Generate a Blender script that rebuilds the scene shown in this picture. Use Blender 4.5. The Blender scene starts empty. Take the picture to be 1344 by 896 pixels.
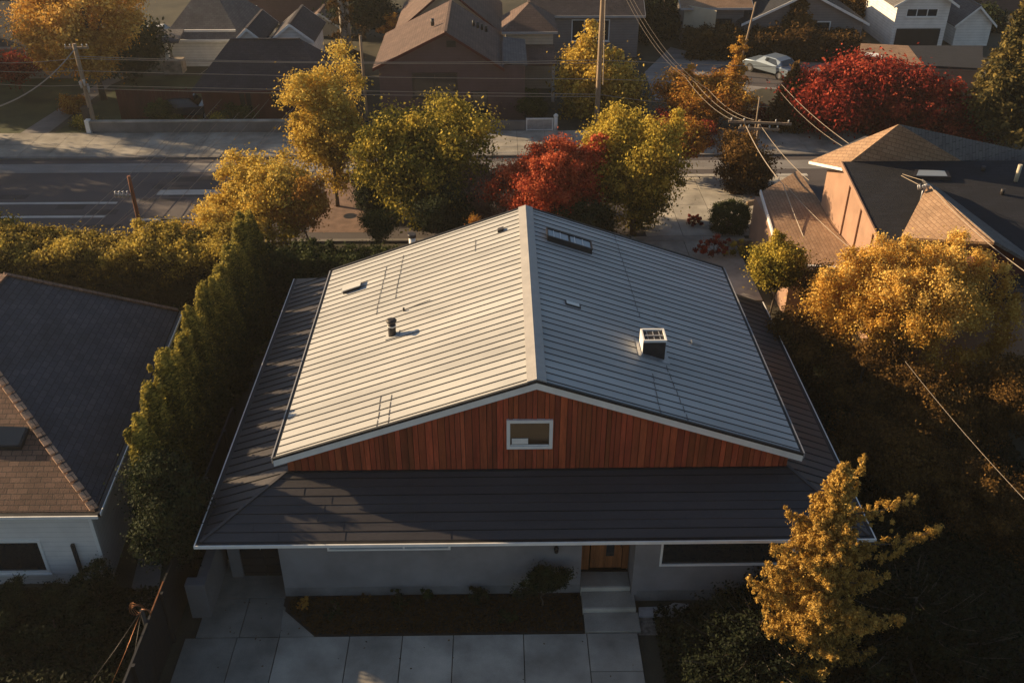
import bpy, math, random
import numpy as np
from mathutils import Vector, Matrix
R = math.radians
S = bpy.context.scene
HAZE = .0003
COL = S.collection
random.seed(7)

# ------------------------------------------------------------------ camera
F = 1250.0; PITCH = math.atan(788 / F); YAW = math.atan(22 * math.cos(PITCH) / F); CH = 21.6
cd = bpy.data.cameras.new('camera'); cam = bpy.data.objects.new('camera', cd); COL.objects.link(cam)
cam.location = (0, 0, CH); cam.rotation_euler = (math.pi / 2 - PITCH, 0, -YAW)
cd.sensor_width = 36; cd.lens = F / 1344 * 36; cd.clip_end = 2000; cd.clip_start = .1
S.camera = cam
_c, _s = math.cos(PITCH), math.sin(PITCH)
def ray(px, py):
    u = (px - 672) / F; v = -(py - 448) / F
    return Vector((_c * math.sin(YAW) + u * math.cos(YAW) + v * _s * math.sin(YAW),
                   _c * math.cos(YAW) - u * math.sin(YAW) + v * _s * math.cos(YAW), -_s + v * _c))
def az(px, py, z=0.0):            # point of the plane at height z
    d = ray(px, py); t = (z - CH) / d.z; return Vector((d.x * t, d.y * t, z))
def ay(px, py, Y):                # point at distance Y
    d = ray(px, py); t = Y / d.y; return Vector((d.x * t, Y, CH + d.z * t))
def mpp(Y, z=3): return (Y * _c + (CH - z) * _s) / F

# ------------------------------------------------------------------ world, sun
w = bpy.data.worlds.new('World'); S.world = w; w.use_nodes = True
nt = w.node_tree; bg = nt.nodes['Background']
sky = nt.nodes.new('ShaderNodeTexSky'); sky.sky_type = 'NISHITA'; sky.sun_disc = False
SUN_EL, SUN_A = R(18), R(20)      # A: how far behind the pure left
sky.sun_elevation = SUN_EL; sky.sun_rotation = -(math.pi / 2 - SUN_A)
nt.links.new(sky.outputs[0], bg.inputs[0]); bg.inputs[1].default_value = 0.053
sd = bpy.data.lights.new('sun', 'SUN'); sun = bpy.data.objects.new('sun', sd); COL.objects.link(sun)
sd.energy = 5.0; sd.angle = R(.6); sd.color = (1, .72, .41)
sdir = Vector((-math.cos(SUN_EL) * math.cos(SUN_A), math.cos(SUN_EL) * math.sin(SUN_A), math.sin(SUN_EL)))
sun.rotation_euler = sdir.to_track_quat('Z', 'Y').to_euler(); sun.location = (-30, 20, 30)
vs = S.view_settings; vs.view_transform = 'Standard'; vs.look = 'None'; vs.exposure = .95; vs.gamma = 1

# ------------------------------------------------------------------ materials
MT = {}
def newmat(name):
    m = bpy.data.materials.new(name); m.use_nodes = True; MT[name] = m
    t = m.node_tree; return m, t, t.nodes['Principled BSDF'], t.nodes, t.links
def ramp(n, l, src, c0, c1, p0=.3, p1=.7):
    r = n.new('ShaderNodeValToRGB'); r.color_ramp.elements[0].position = p0; r.color_ramp.elements[1].position = p1
    r.color_ramp.elements[0].color = (*c0, 1); r.color_ramp.elements[1].color = (*c1, 1); l.new(src, r.inputs[0]); return r
def mixc(n, l, a, b, f=None, fac=.5, mode='MIX'):
    x = n.new('ShaderNodeMix'); x.data_type = 'RGBA'; x.blend_type = mode
    x.inputs[0].default_value = fac
    if f is not None: l.new(f, x.inputs[0])
    for s_, i in ((a, 6), (b, 7)):
        if isinstance(s_, tuple): x.inputs[i].default_value = (*s_, 1)
        else: l.new(s_, x.inputs[i])
    return x.outputs[2]
def noise(n, l, scale, detail=6, coord='Object', vec=(1, 1, 1), rough=.6):
    tc = n.new('ShaderNodeTexCoord'); mp = n.new('ShaderNodeMapping'); mp.inputs['Scale'].default_value = vec
    l.new(tc.outputs[coord], mp.inputs[0])
    x = n.new('ShaderNodeTexNoise'); x.inputs['Scale'].default_value = scale; x.inputs['Detail'].default_value = detail
    x.inputs['Roughness'].default_value = rough
    l.new(mp.outputs[0], x.inputs[0]); return x.outputs[0]
def bump(n, l, h, b, st=.3, dist=.02):
    x = n.new('ShaderNodeBump'); x.inputs['Strength'].default_value = st; x.inputs['Distance'].default_value = dist
    l.new(h, x.inputs['Height']); l.new(x.outputs[0], b.inputs['Normal'])
def surf(name, col, var=.25, scale=3, rough=.7, metal=0, fine=30, bmp=.2, tint=False, stretch=(1, 1, 1), spec=.4):
    """mottled surface: big soft stains and fine grain"""
    m, t, b, n, l = newmat(name)
    a = noise(n, l, scale, 8, 'Object', stretch); f = noise(n, l, fine, 4, 'Object', stretch)
    lo = tuple(c * (1 - var) for c in col); hi = tuple(min(1, c * (1 + var)) for c in col)
    c = ramp(n, l, a, lo, hi, .32, .68).outputs[0]
    g = ramp(n, l, f, (1 - var * .6,) * 3, (1 + var * .2,) * 3, .3, .7).outputs[0]
    c = mixc(n, l, c, g, fac=1, mode='MULTIPLY')
    if tint:
        at = n.new('ShaderNodeAttribute'); at.attribute_name = 'tint'
        c = mixc(n, l, c, at.outputs['Color'], fac=1, mode='MULTIPLY')
    l.new(c, b.inputs['Base Color']); b.inputs['Roughness'].default_value = rough; b.inputs['Metallic'].default_value = metal
    b.inputs['Specular IOR Level'].default_value = spec
    rr = n.new('ShaderNodeMapRange'); rr.inputs[3].default_value = rough - .12; rr.inputs[4].default_value = min(1, rough + .15)
    l.new(a, rr.inputs[0]); l.new(rr.outputs[0], b.inputs['Roughness'])
    if bmp: bump(n, l, f, b, bmp, .01)
    return m
def shingle(name, c1, c2, mortar, bw=.3, bh=.14, var=.35, bmp=.5):
    """shingle courses laid out in metres on the roof plane"""
    m, t, b, n, l = newmat(name)
    uv = n.new('ShaderNodeTexCoord'); br = n.new('ShaderNodeTexBrick'); l.new(uv.outputs['UV'], br.inputs[0])
    br.inputs['Scale'].default_value = 1; br.inputs['Brick Width'].default_value = bw; br.inputs['Row Height'].default_value = bh
    br.inputs['Mortar Size'].default_value = .012; br.inputs['Mortar Smooth'].default_value = .4
    br.inputs['Color1'].default_value = (*c1, 1); br.inputs['Color2'].default_value = (*c2, 1); br.inputs['Mortar'].default_value = (*mortar, 1)
    br.inputs['Bias'].default_value = -.2
    a = noise(n, l, .9, 8); g = ramp(n, l, a, (1 - var,) * 3, (1 + var,) * 3, .3, .7).outputs[0]
    c = mixc(n, l, br.outputs[0], g, fac=1, mode='MULTIPLY')
    f = noise(n, l, 25, 5); g2 = ramp(n, l, f, (.7,) * 3, (1.15,) * 3, .3, .7).outputs[0]
    c = mixc(n, l, c, g2, fac=1, mode='MULTIPLY')
    l.new(c, b.inputs['Base Color']); b.inputs['Roughness'].default_value = .85
    inv = n.new('ShaderNodeMath'); inv.operation = 'SUBTRACT'; inv.inputs[0].default_value = 1; l.new(br.outputs['Fac'], inv.inputs[1])
    ad = n.new('ShaderNodeMath'); ad.operation = 'ADD'; l.new(inv.outputs[0], ad.inputs[0]); l.new(f, ad.inputs[1])
    bump(n, l, ad.outputs[0], b, bmp, .03); return m
def siding(name, col, step=.18, var=.12, dark=.45, rough=.6):
    """lapped horizontal boards: v of the UV is the height in metres"""
    m, t, b, n, l = newmat(name)
    uv = n.new('ShaderNodeTexCoord'); sp = n.new('ShaderNodeSeparateXYZ'); l.new(uv.outputs['UV'], sp.inputs[0])
    mu = n.new('ShaderNodeMath'); mu.operation = 'DIVIDE'; mu.inputs[1].default_value = step; l.new(sp.outputs[1], mu.inputs[0])
    fr = n.new('ShaderNodeMath'); fr.operation = 'FRACT'; l.new(mu.outputs[0], fr.inputs[0])
    r = ramp(n, l, fr.outputs[0], (dark,) * 3, (1, 1, 1), .0, .12)
    a = noise(n, l, 1.5, 8); c0 = ramp(n, l, a, tuple(x * (1 - var) for x in col), tuple(x * (1 + var) for x in col), .3, .7).outputs[0]
    c = mixc(n, l, c0, r.outputs[0], fac=1, mode='MULTIPLY')
    l.new(c, b.inputs['Base Color']); b.inputs['Roughness'].default_value = rough
    bump(n, l, fr.outputs[0], b, .4, -.015); return m
def plain(name, col, rough=.5, metal=0, **k):
    m, t, b, n, l = newmat(name); b.inputs['Base Color'].default_value = (*col, 1)
    b.inputs['Roughness'].default_value = rough; b.inputs['Metallic'].default_value = metal; return m
def glass(name, col=(.02, .025, .03), rough=.06):
    m, t, b, n, l = newmat(name); b.inputs['Base Color'].default_value = (*col, 1)
    b.inputs['Roughness'].default_value = rough; b.inputs['Specular IOR Level'].default_value = .8
    bump(n, l, noise(n, l, 1.3, 2), b, .05, .02); return m
def leafmat(name, ca, cb, cc=None, trans=.3):
    m = bpy.data.materials.new(name); m.use_nodes = True; MT[name] = m; t = m.node_tree; n = t.nodes; l = t.links
    b = n['Principled BSDF']; out = n['Material Output']
    at = n.new('ShaderNodeAttribute'); at.attribute_name = 'tint'
    r = n.new('ShaderNodeValToRGB'); e = r.color_ramp.elements
    e[0].position = 0.1; e[0].color = (*ca, 1); e[1].position = .9; e[1].color = (*(cc or cb), 1)
    mid = e.new(.5); mid.color = (*cb, 1)
    l.new(at.outputs['Fac'], r.inputs[0]); l.new(r.outputs[0], b.inputs['Base Color'])
    b.inputs['Roughness'].default_value = .7; b.inputs['Specular IOR Level'].default_value = .08
    tr = n.new('ShaderNodeBsdfTranslucent'); l.new(r.outputs[0], tr.inputs[0])
    mx = n.new('ShaderNodeMixShader'); mx.inputs[0].default_value = trans
    l.new(b.outputs[0], mx.inputs[1]); l.new(tr.outputs[0], mx.inputs[2]); l.new(mx.outputs[0], out.inputs[0]); return m

surf('roof_metal', (.46, .46, .45), .12, .7, .5, 0, 40, .05, spec=.3, tint=True, stretch=(.35, 1, 1))
surf('roof_seam', (.085, .08, .075), .2, 3, .5, 0, 40, 0)
surf('ridge_metal', (.40, .38, .36), .1, 2, .45, 0, 40, .05)
surf('skirt_metal', (.060, .055, .058), .22, .9, .42, 0, 30, .08, stretch=(.25, 1, 1))
surf('skirt_seam', (.02, .02, .024), .2, 3, .5, 0, 40, 0)
surf('boards', (.40, .092, .036), .3, 5, .6, 0, 40, .25, tint=True, stretch=(1, 1, .12))
surf('door_wood', (.36, .13, .045), .3, 6, .5, 0, 40, .15, tint=True, stretch=(1, 1, .12))
surf('stucco', (.24, .23, .235), .16, .8, .9, 0, 60, .25)
surf('stucco_base', (.19, .185, .185), .25, 1.2, .9, 0, 50, .3)
surf('stucco_dark', (.16, .155, .16), .15, .8, .9, 0, 60, .25)
surf('trim_white', (.80, .79, .76), .08, 2, .5, 0, 40, .05)
surf('trim_grey', (.35, .35, .36), .1, 2, .5, 0, 40, .05)
surf('black_paint', (.018, .018, .02), .3, 2, .5, 0, 40, .05)
surf('vent_metal', (.035, .03, .03), .4, 4, .5, 0, 40, .1)
surf('galv', (.42, .42, .43), .2, 4, .4, .4, 40, .1)
surf('concrete', (.38, .35, .30), .34, .7, .85, 0, 50, .2, tint=True)
surf('concrete_old', (.20, .185, .175), .3, .5, .9, 0, 40, .3)
surf('asphalt', (.10, .088, .09), .28, .25, .9, 0, 60, .3, stretch=(.3, 1, 1))
surf('asphalt_patch', (.065, .058, .06), .25, 1.5, .9, 0, 60, .3)
surf('road_paint', (.52, .50, .46), .25, 2, .7, 0, 30, .1, stretch=(.4, 1, 1))
surf('road_worn', (.25, .235, .225), .3, 1, .8, 0, 40, .1, stretch=(.2, 1, 1))
surf('ground', (.055, .05, .032), .5, .35, .95, 0, 20, .5)
surf('grass', (.05, .062, .022), .5, .5, .95, 0, 25, .6)
surf('soil', (.035, .026, .02), .5, 3, .95, 0, 30, .8)
surf('gravel', (.16, .14, .12), .6, 8, .95, 0, 45, 1)
surf('brick_path', (.20, .13, .10), .3, 2, .9, 0, 30, .4)
surf('bark', (.10, .075, .055), .4, 6, .9, 0, 30, .6, stretch=(1, 1, .2))
surf('bark_pale', (.36, .31, .25), .45, 5, .9, 0, 20, .5, stretch=(1, 1, .4))
surf('pole_wood', (.24, .15, .09), .35, 6, .85, 0, 30, .5, stretch=(1, 1, .1))
surf('pole_pale', (.30, .22, .15), .3, 5, .85, 0, 30, .5, stretch=(1, 1, .1))
surf('pole_red', (.22, .085, .045), .35, 6, .85, 0, 30, .5, stretch=(1, 1, .1))
surf('wire', (.34, .28, .22), .1, 6, .5, 0, 30, 0)
surf('copper', (.30, .13, .06), .2, 6, .4, .5, 30, 0)
surf('red_wall', (.10, .028, .022), .3, 1.5, .8, 0, 30, .3, stretch=(1, 1, .3))
surf('tan_wall', (.32, .195, .135), .14, 1.2, .8, 0, 30, .2)
surf('cream_wall', (.50, .44, .33), .12, 1, .8, 0, 30, .2)
surf('rock', (.28, .24, .2), .4, 2, .9, 0, 20, .6)
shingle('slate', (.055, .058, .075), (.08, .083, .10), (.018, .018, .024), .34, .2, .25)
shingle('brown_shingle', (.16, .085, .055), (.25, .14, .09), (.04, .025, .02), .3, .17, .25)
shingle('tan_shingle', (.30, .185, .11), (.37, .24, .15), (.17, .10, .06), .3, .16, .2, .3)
shingle('dark_shingle', (.040, .032, .040), (.06, .05, .055), (.02, .016, .02), .35, .18, .3)
shingle('maroon_shingle', (.12, .075, .06), (.16, .10, .08), (.05, .03, .03), .4, .2, .25)
shingle('grey_shingle', (.12, .11, .11), (.16, .15, .145), (.06, .055, .055), .35, .18, .25)
shingle('navy_shingle', (.013, .014, .020), (.020, .021, .029), (.006, .006, .010), .6, .2, .2)
shingle('ridge_tile', (.42, .25, .16), (.55, .34, .22), (.1, .06, .04), .4, .3, .3)
siding('white_siding', (.74, .71, .68), .19, .08, .7)
siding('cream_siding', (.52, .46, .36), .2)
siding('brown_siding', (.105, .062, .062), .2, .15, .6)
siding('grey_siding', (.20, .18, .175), .2)
siding('pale_siding', (.74, .73, .70), .22)
glass('glass'); glass('glass_sky', (.30, .34, .38), .25); glass('glass_brown', (.05, .03, .015), .1)
plain('tyre', (.015, .015, .015), .8); plain('rim', (.4, .4, .42), .3, .8)
plain('car_white', (.6, .58, .55), .3); plain('car_silver', (.22, .27, .33), .25, .4); plain('car_dark', (.03, .035, .045), .25)
plain('lamp', (.8, .8, .75), .2); plain('lamp_red', (.4, .02, .01), .3)
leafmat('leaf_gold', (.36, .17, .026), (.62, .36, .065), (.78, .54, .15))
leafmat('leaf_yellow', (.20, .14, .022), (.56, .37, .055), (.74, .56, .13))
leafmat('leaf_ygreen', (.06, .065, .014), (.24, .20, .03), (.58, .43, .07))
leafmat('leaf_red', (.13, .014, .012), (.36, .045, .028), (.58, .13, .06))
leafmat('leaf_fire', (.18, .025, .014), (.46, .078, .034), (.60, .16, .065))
leafmat('leaf_hedge', (.030, .026, .009), (.14, .10, .018), (.56, .42, .08))  # dark to gold: hedge shade and backlit rim put into the colour
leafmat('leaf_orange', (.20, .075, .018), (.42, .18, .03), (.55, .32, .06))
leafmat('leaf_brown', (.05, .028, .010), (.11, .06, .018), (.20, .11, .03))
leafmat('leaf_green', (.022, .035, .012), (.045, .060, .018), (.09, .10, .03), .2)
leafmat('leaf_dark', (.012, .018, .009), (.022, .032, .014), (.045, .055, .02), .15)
leafmat('leaf_cedar', (.035, .042, .012), (.13, .12, .024), (.52, .41, .08), .35)  # gold end of the ramp paints the sunlit cedar tips
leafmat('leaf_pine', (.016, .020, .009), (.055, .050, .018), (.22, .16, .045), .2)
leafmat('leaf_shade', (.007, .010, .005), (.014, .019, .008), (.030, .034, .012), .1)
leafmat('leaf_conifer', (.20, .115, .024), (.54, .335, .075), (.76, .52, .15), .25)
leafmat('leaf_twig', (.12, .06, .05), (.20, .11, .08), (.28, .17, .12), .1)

# ------------------------------------------------------------------ building blocks
ORG = {}
def wloc(o):
    v = Vector((0, 0, 0))
    while o is not None: v += ORG.get(o.name, Vector((0, 0, 0))); o = o.parent
    return v
def tag(o, label=None, cat=None, group=None, kind=None):
    if label: o['label'] = label
    if cat: o['category'] = cat
    if group: o['group'] = group
    if kind: o['kind'] = kind
    return o
def thing(name, label, cat, loc=(0, 0, 0), group=None):
    o = bpy.data.objects.new(name, None); COL.objects.link(o); o.location = loc; ORG[o.name] = Vector(loc)
    o.empty_display_size = .2
    return tag(o, label, cat, group)
class MB:
    def __init__(s): s.v = []; s.f = []; s.m = []; s.t = []; s.sm = []
    def poly(s, pts, m=0, t=1.0, smooth=False):
        b = len(s.v); s.v += [tuple(p) for p in pts]; s.f.append(list(range(b, b + len(pts)))); s.m.append(m); s.t.append(t); s.sm.append(smooth)
    def box(s, x0, x1, y0, y1, z0, z1, m=0, t=1.0):
        s.prism([(x0, y0, z0), (x1, y0, z0), (x1, y1, z0), (x0, y1, z0)], (0, 0, z1 - z0), m, t)
    def prism(s, base, off, m=0, t=1.0):
        base = [Vector(p) for p in base]; off = Vector(off); n = len(base)
        nb = Vector((0, 0, 0))
        for i in range(n): nb += base[i].cross(base[(i + 1) % n])
        if nb.dot(off) < 0: base.reverse()
        top = [p + off for p in base]; b = len(s.v)
        s.v += [tuple(p) for p in base + top]
        fs = [list(range(b, b + n))[::-1], list(range(b + n, b + 2 * n))]
        for i in range(n):
            j = (i + 1) % n; fs.append([b + i, b + j, b + n + j, b + n + i])
        for f in fs: s.f.append(f); s.m.append(m); s.t.append(t); s.sm.append(False)
    def slab(s, pts, th, m=0, t=1.0):      # plane polygon thickened downwards
        s.prism([Vector(p) - Vector((0, 0, th)) for p in pts], (0, 0, th), m, t)
    def bar(s, a, b, wd, ht, m=0, t=1.0):
        a = Vector(a); b = Vector(b); d = (b - a).normalized(); up = Vector((0, 0, 1))
        if abs(d.z) > .95: up = Vector((0, 1, 0))
        sd_ = d.cross(up).normalized(); u = sd_.cross(d).normalized()
        s.prism([a + sd_ * wd / 2 - u * ht / 2, a - sd_ * wd / 2 - u * ht / 2, a - sd_ * wd / 2 + u * ht / 2, a + sd_ * wd / 2 + u * ht / 2], b - a, m, t)
    def tube(s, pts, rad, n=8, m=0, cap=True, t=1.0):
        pts = [Vector(p) for p in pts]; k = len(pts); rs = rad if isinstance(rad, (list, tuple)) else [rad] * k
        b = len(s.v); prev = None
        for i, p in enumerate(pts):
            d = (pts[min(i + 1, k - 1)] - pts[max(i - 1, 0)]).normalized()
            r0 = Vector((1, 0, 0)) if prev is None else prev
            if abs(d.dot(r0)) > .95: r0 = Vector((0, 1, 0))
            a = (r0 - d * d.dot(r0)).normalized(); prev = a; c = d.cross(a)
            for j in range(n):
                an = 2 * math.pi * j / n; s.v.append(tuple(p + (a * math.cos(an) + c * math.sin(an)) * rs[i]))
        for i in range(k - 1):
            for j in range(n):
                q = (j + 1) % n; s.f.append([b + i * n + j, b + i * n + q, b + (i + 1) * n + q, b + (i + 1) * n + j]); s.m.append(m); s.t.append(t); s.sm.append(n > 4)
        if cap:
            s.f.append([b + j for j in range(n)][::-1]); s.f.append([b + (k - 1) * n + j for j in range(n)]); s.m += [m, m]; s.t += [t, t]; s.sm += [False] * 2
    SPLIT = {'drip_edge', 'fascia', 'gable', 'eave_gutter', 'eave_board', 'garage_fascia', 'gutter', 'gutter_lip', 'insulator', 'roof_vent', 'stem', 'ridge_cap', 'bracket'}
    def pieces(s):
        p = list(range(len(s.v)))
        def f(a):
            while p[a] != a: p[a] = p[p[a]]; a = p[a]
            return a
        for q in s.f:
            for a in q[1:]: p[f(a)] = f(q[0])
        G_ = {}
        for i, q in enumerate(s.f): G_.setdefault(f(q[0]), []).append(i)
        out = []
        for ids in G_.values():
            n = MB(); mp = {}
            for i in ids:
                for a in s.f[i]:
                    if a not in mp: mp[a] = len(n.v); n.v.append(s.v[a])
                n.f.append([mp[a] for a in s.f[i]]); n.m.append(s.m[i]); n.t.append(s.t[i]); n.sm.append(s.sm[i])
            out.append(n)
        return out
    def build(s, name, mats, parent=None, bevel=0, whole=False):
        if parent and name in MB.SPLIT and not whole:
            ps = s.pieces()
            if len(ps) > 1: return [n.build(name, mats, parent, bevel, True) for n in ps][0]
        me = bpy.data.meshes.new(name); o = bpy.data.objects.new(name, me); COL.objects.link(o)
        org = wloc(parent) if parent else Vector((0, 0, 0))
        me.from_pydata([(v[0] - org.x, v[1] - org.y, v[2] - org.z) for v in s.v], [], s.f)
        for m in ([mats] if isinstance(mats, str) else mats): me.materials.append(MT[m])
        me.polygons.foreach_set('material_index', s.m); me.polygons.foreach_set('use_smooth', s.sm)
        at = me.attributes.new('tint', 'FLOAT_COLOR', 'FACE')
        arr = np.ones((len(s.f), 4), dtype=np.float32)
        for i, t in enumerate(s.t): arr[i, :3] = t
        at.data.foreach_set('color', arr.ravel())
        uv = me.uv_layers.new(name='UVMap'); buf = np.zeros((len(me.loops), 2), dtype=np.float32)
        for p in me.polygons:
            nn = p.normal; h = Vector((0, 0, 1)).cross(nn)
            h = Vector((1, 0, 0)) if h.length < 1e-3 else h.normalized(); u = nn.cross(h)
            for li in p.loop_indices:
                c = me.vertices[me.loops[li].vertex_index].co + org; buf[li] = (c.dot(h), c.dot(u))
        uv.data.foreach_set('uv', buf.ravel())
        if bevel:
            bv = o.modifiers.new('bevel', 'BEVEL'); bv.width = bevel; bv.segments = 2; bv.limit_method = 'ANGLE'; bv.angle_limit = R(40)
        if parent: o.parent = parent
        return o
def struct(name, mb, m, bevel=0): return tag(mb.build(name, m, None, bevel), kind='structure')
def copy_tree(o, loc, rz=0, sc=(1, 1, 1), label=None):
    c = o.copy(); COL.objects.link(c); c.location = loc; c.rotation_euler = (0, 0, rz); c.scale = sc
    if label: c['label'] = label
    for ch in list(o.children):
        d = ch.copy(); COL.objects.link(d); d.parent = c
        for g in list(ch.children):
            e = g.copy(); COL.objects.link(e); e.parent = d
    return c

# ------------------------------------------------------------------ foliage
def leafmesh(name, pos, nrm, size, tint, mat, parent, asp=1.5, rng=None, updir=None):
    """every leaf one bent face of its own; pos in world metres"""
    N = len(pos); rng = rng or np.random.default_rng(1)
    org = np.array(wloc(parent)) if parent else np.zeros(3)
    nrm = nrm / (np.linalg.norm(nrm, axis=1, keepdims=True) + 1e-9)
    r = rng.normal(size=(N, 3)) if updir is None else updir + rng.normal(size=(N, 3)) * .35
    a = np.cross(nrm, r); a /= (np.linalg.norm(a, axis=1, keepdims=True) + 1e-9); b = np.cross(nrm, a)
    sz = (size * (0.6 + .8 * rng.random(N)))[:, None] if np.isscalar(size) else size[:, None] * (0.6 + .8 * rng.random((N, 1)))
    p = pos - org
    v = np.empty((N, 4, 3)); L = b * sz * asp * .5; W = a * sz * .5
    v[:, 0] = p - L; v[:, 1] = p + W * .95 - nrm * sz * .12; v[:, 2] = p + L; v[:, 3] = p - W * .95 - nrm * sz * .12
    me = bpy.data.meshes.new(name); me.vertices.add(N * 4); me.vertices.foreach_set('co', v.astype(np.float32).ravel())
    me.loops.add(N * 4); me.loops.foreach_set('vertex_index', np.arange(N * 4, dtype=np.int32))
    me.polygons.add(N); me.polygons.foreach_set('loop_start', np.arange(0, N * 4, 4, dtype=np.int32))
    try: me.polygons.foreach_set('loop_total', np.full(N, 4, dtype=np.int32))
    except Exception: pass
    me.update(calc_edges=True)
    at = me.attributes.new('tint', 'FLOAT_COLOR', 'FACE'); t4 = np.ones((N, 4), dtype=np.float32); t4[:, :3] = np.clip(tint, 0, 1)[:, None]
    at.data.foreach_set('color', t4.ravel())
    me.materials.append(MT[mat]); o = bpy.data.objects.new(name, me); COL.objects.link(o)
    if parent: o.parent = parent
    return o
def sph(rng, n):
    d = rng.normal(size=(n, 3)); return d / np.linalg.norm(d, axis=1, keepdims=True)
def clumps(rng, cen, cr, per, flat=.75, fill=.55, droop=0.0):
    """leaves over the outside of every clump"""
    nc = len(cen); d = sph(rng, nc * per); idx = np.repeat(np.arange(nc), per)
    rad = cr[idx] * (.25 + .75 * rng.random(nc * per) ** .6) * (1 + .3 * rng.normal(size=nc * per))
    off = d * rad[:, None]; off[:, 2] *= flat; off[:, 2] -= droop * rng.random(nc * per) * cr[idx]
    nr = d * .75 + rng.normal(size=(nc * per, 3)) * .55; nr[:, 2] += .25
    return cen[idx] + off, nr, idx
def lobes(rng, d, k=9, amp=.28):
    c = sph(rng, k); h = rng.uniform(-1, 1, k) * amp; q = d @ c.T
    return 1 + (np.exp((q - 1) * 5) * h).sum(1)
def tree(name, label, cat, base, cen, rad, mat, nc=90, per=130, leaf=.13, seed=1, cr=None, group=None, trunk=.14, limbs=9,
         barkm='bark', amp=.3, flat=.75, low=-1.0, tshift=0.0, tops=(), asp=1.5, crownname='crown', tgrad=.25):
    per = int(per * 1.5); leaf *= .78
    rng = np.random.default_rng(seed); base = Vector(base); cen = np.array(cen, float); rad = np.array(rad, float)
    root = thing(name, label, cat, base, group)
    n = int(nc * 1.15); d = sph(rng, n); u = .5 + .5 * rng.random(n) ** .5
    if amp > .15:
        nl = 9; lc = sph(rng, nl) * (.42 + .22 * rng.random((nl, 1))); lc[0] = 0; lr = .34 + .26 * rng.random(nl); lr[0] = .66
        li = rng.choice(nl, n, p=(lr ** 2) / (lr ** 2).sum()); pc = cen + (lc[li] + d * (u * lr[li])[:, None]) * rad * 1.15
    else: pc = cen + d * (u * lobes(rng, d, 10, amp))[:, None] * rad
    k0 = pc[:, 2] > cen[2] + low * rad[2]; pc = pc[k0]; n = len(pc)
    c0 = cr or .27 * float(rad.min())
    crr = c0 * (.5 + .95 * rng.random(n))
    for (dx, dy, z0, z1, r) in tops:       # leading shoots that break the outline
        k = 9
        for i in range(k):
            pc = np.vstack([pc, cen + np.array([dx, dy, z0 + (z1 - z0) * i / (k - 1)]) + rng.normal(size=3) * r * .3]); crr = np.append(crr, r * (1.1 - .085 * i))
    p, nr, idx = clumps(rng, pc, crr, per, flat)
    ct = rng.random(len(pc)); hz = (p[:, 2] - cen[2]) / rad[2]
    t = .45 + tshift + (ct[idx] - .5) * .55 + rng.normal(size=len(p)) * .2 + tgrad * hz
    stray = rng.random(len(p)) < .10; p[stray] += (p[stray] - pc[idx[stray]]) * rng.random((stray.sum(), 1)) * .9
    p2 = p[p[:, 2] > base.z + .05]; k = p[:, 2] > base.z + .05
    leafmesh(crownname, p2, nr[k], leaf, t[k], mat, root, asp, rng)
    if trunk:
        mb = MB(); top = Vector(cen) + Vector((0, 0, rad[2] * .45)); pts = []
        for i in range(7):
            f = i / 6; pts.append(base.lerp(top, f) + Vector((rng.normal() * .05, rng.normal() * .05, 0)) * (1 if 0 < i else 0))
        mb.tube(pts, [trunk * (1.25 if i == 0 else 1 - .11 * i) for i in range(7)], 8)
        order = rng.permutation(len(pc))[:limbs]
        for q in order:
            e = Vector(pc[q]); f = min(.8, max(.25, (e.z - base.z) / max(.1, top.z - base.z) * .55)); s0 = base.lerp(top, f)
            mid = s0.lerp(e, .5) + Vector((0, 0, .12 * (e - s0).length))
            mb.tube([s0, mid, e], [trunk * .5, trunk * .3, trunk * .08], 5)
        mb.build('trunk', barkm, root)
    return root
def shrub(name, label, cat, base, r, h, mat, nc=26, per=90, leaf=.07, seed=1, group=None, **k):
    b = Vector(base); k.setdefault('crownname', 'foliage')
    return tree(name, label, cat, b, (b.x, b.y, b.z + h * .52), (r, r, h * .5), mat, nc, per, leaf, seed, group=group, trunk=k.pop('trunk', .03), limbs=5, low=-.8, **k)
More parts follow.
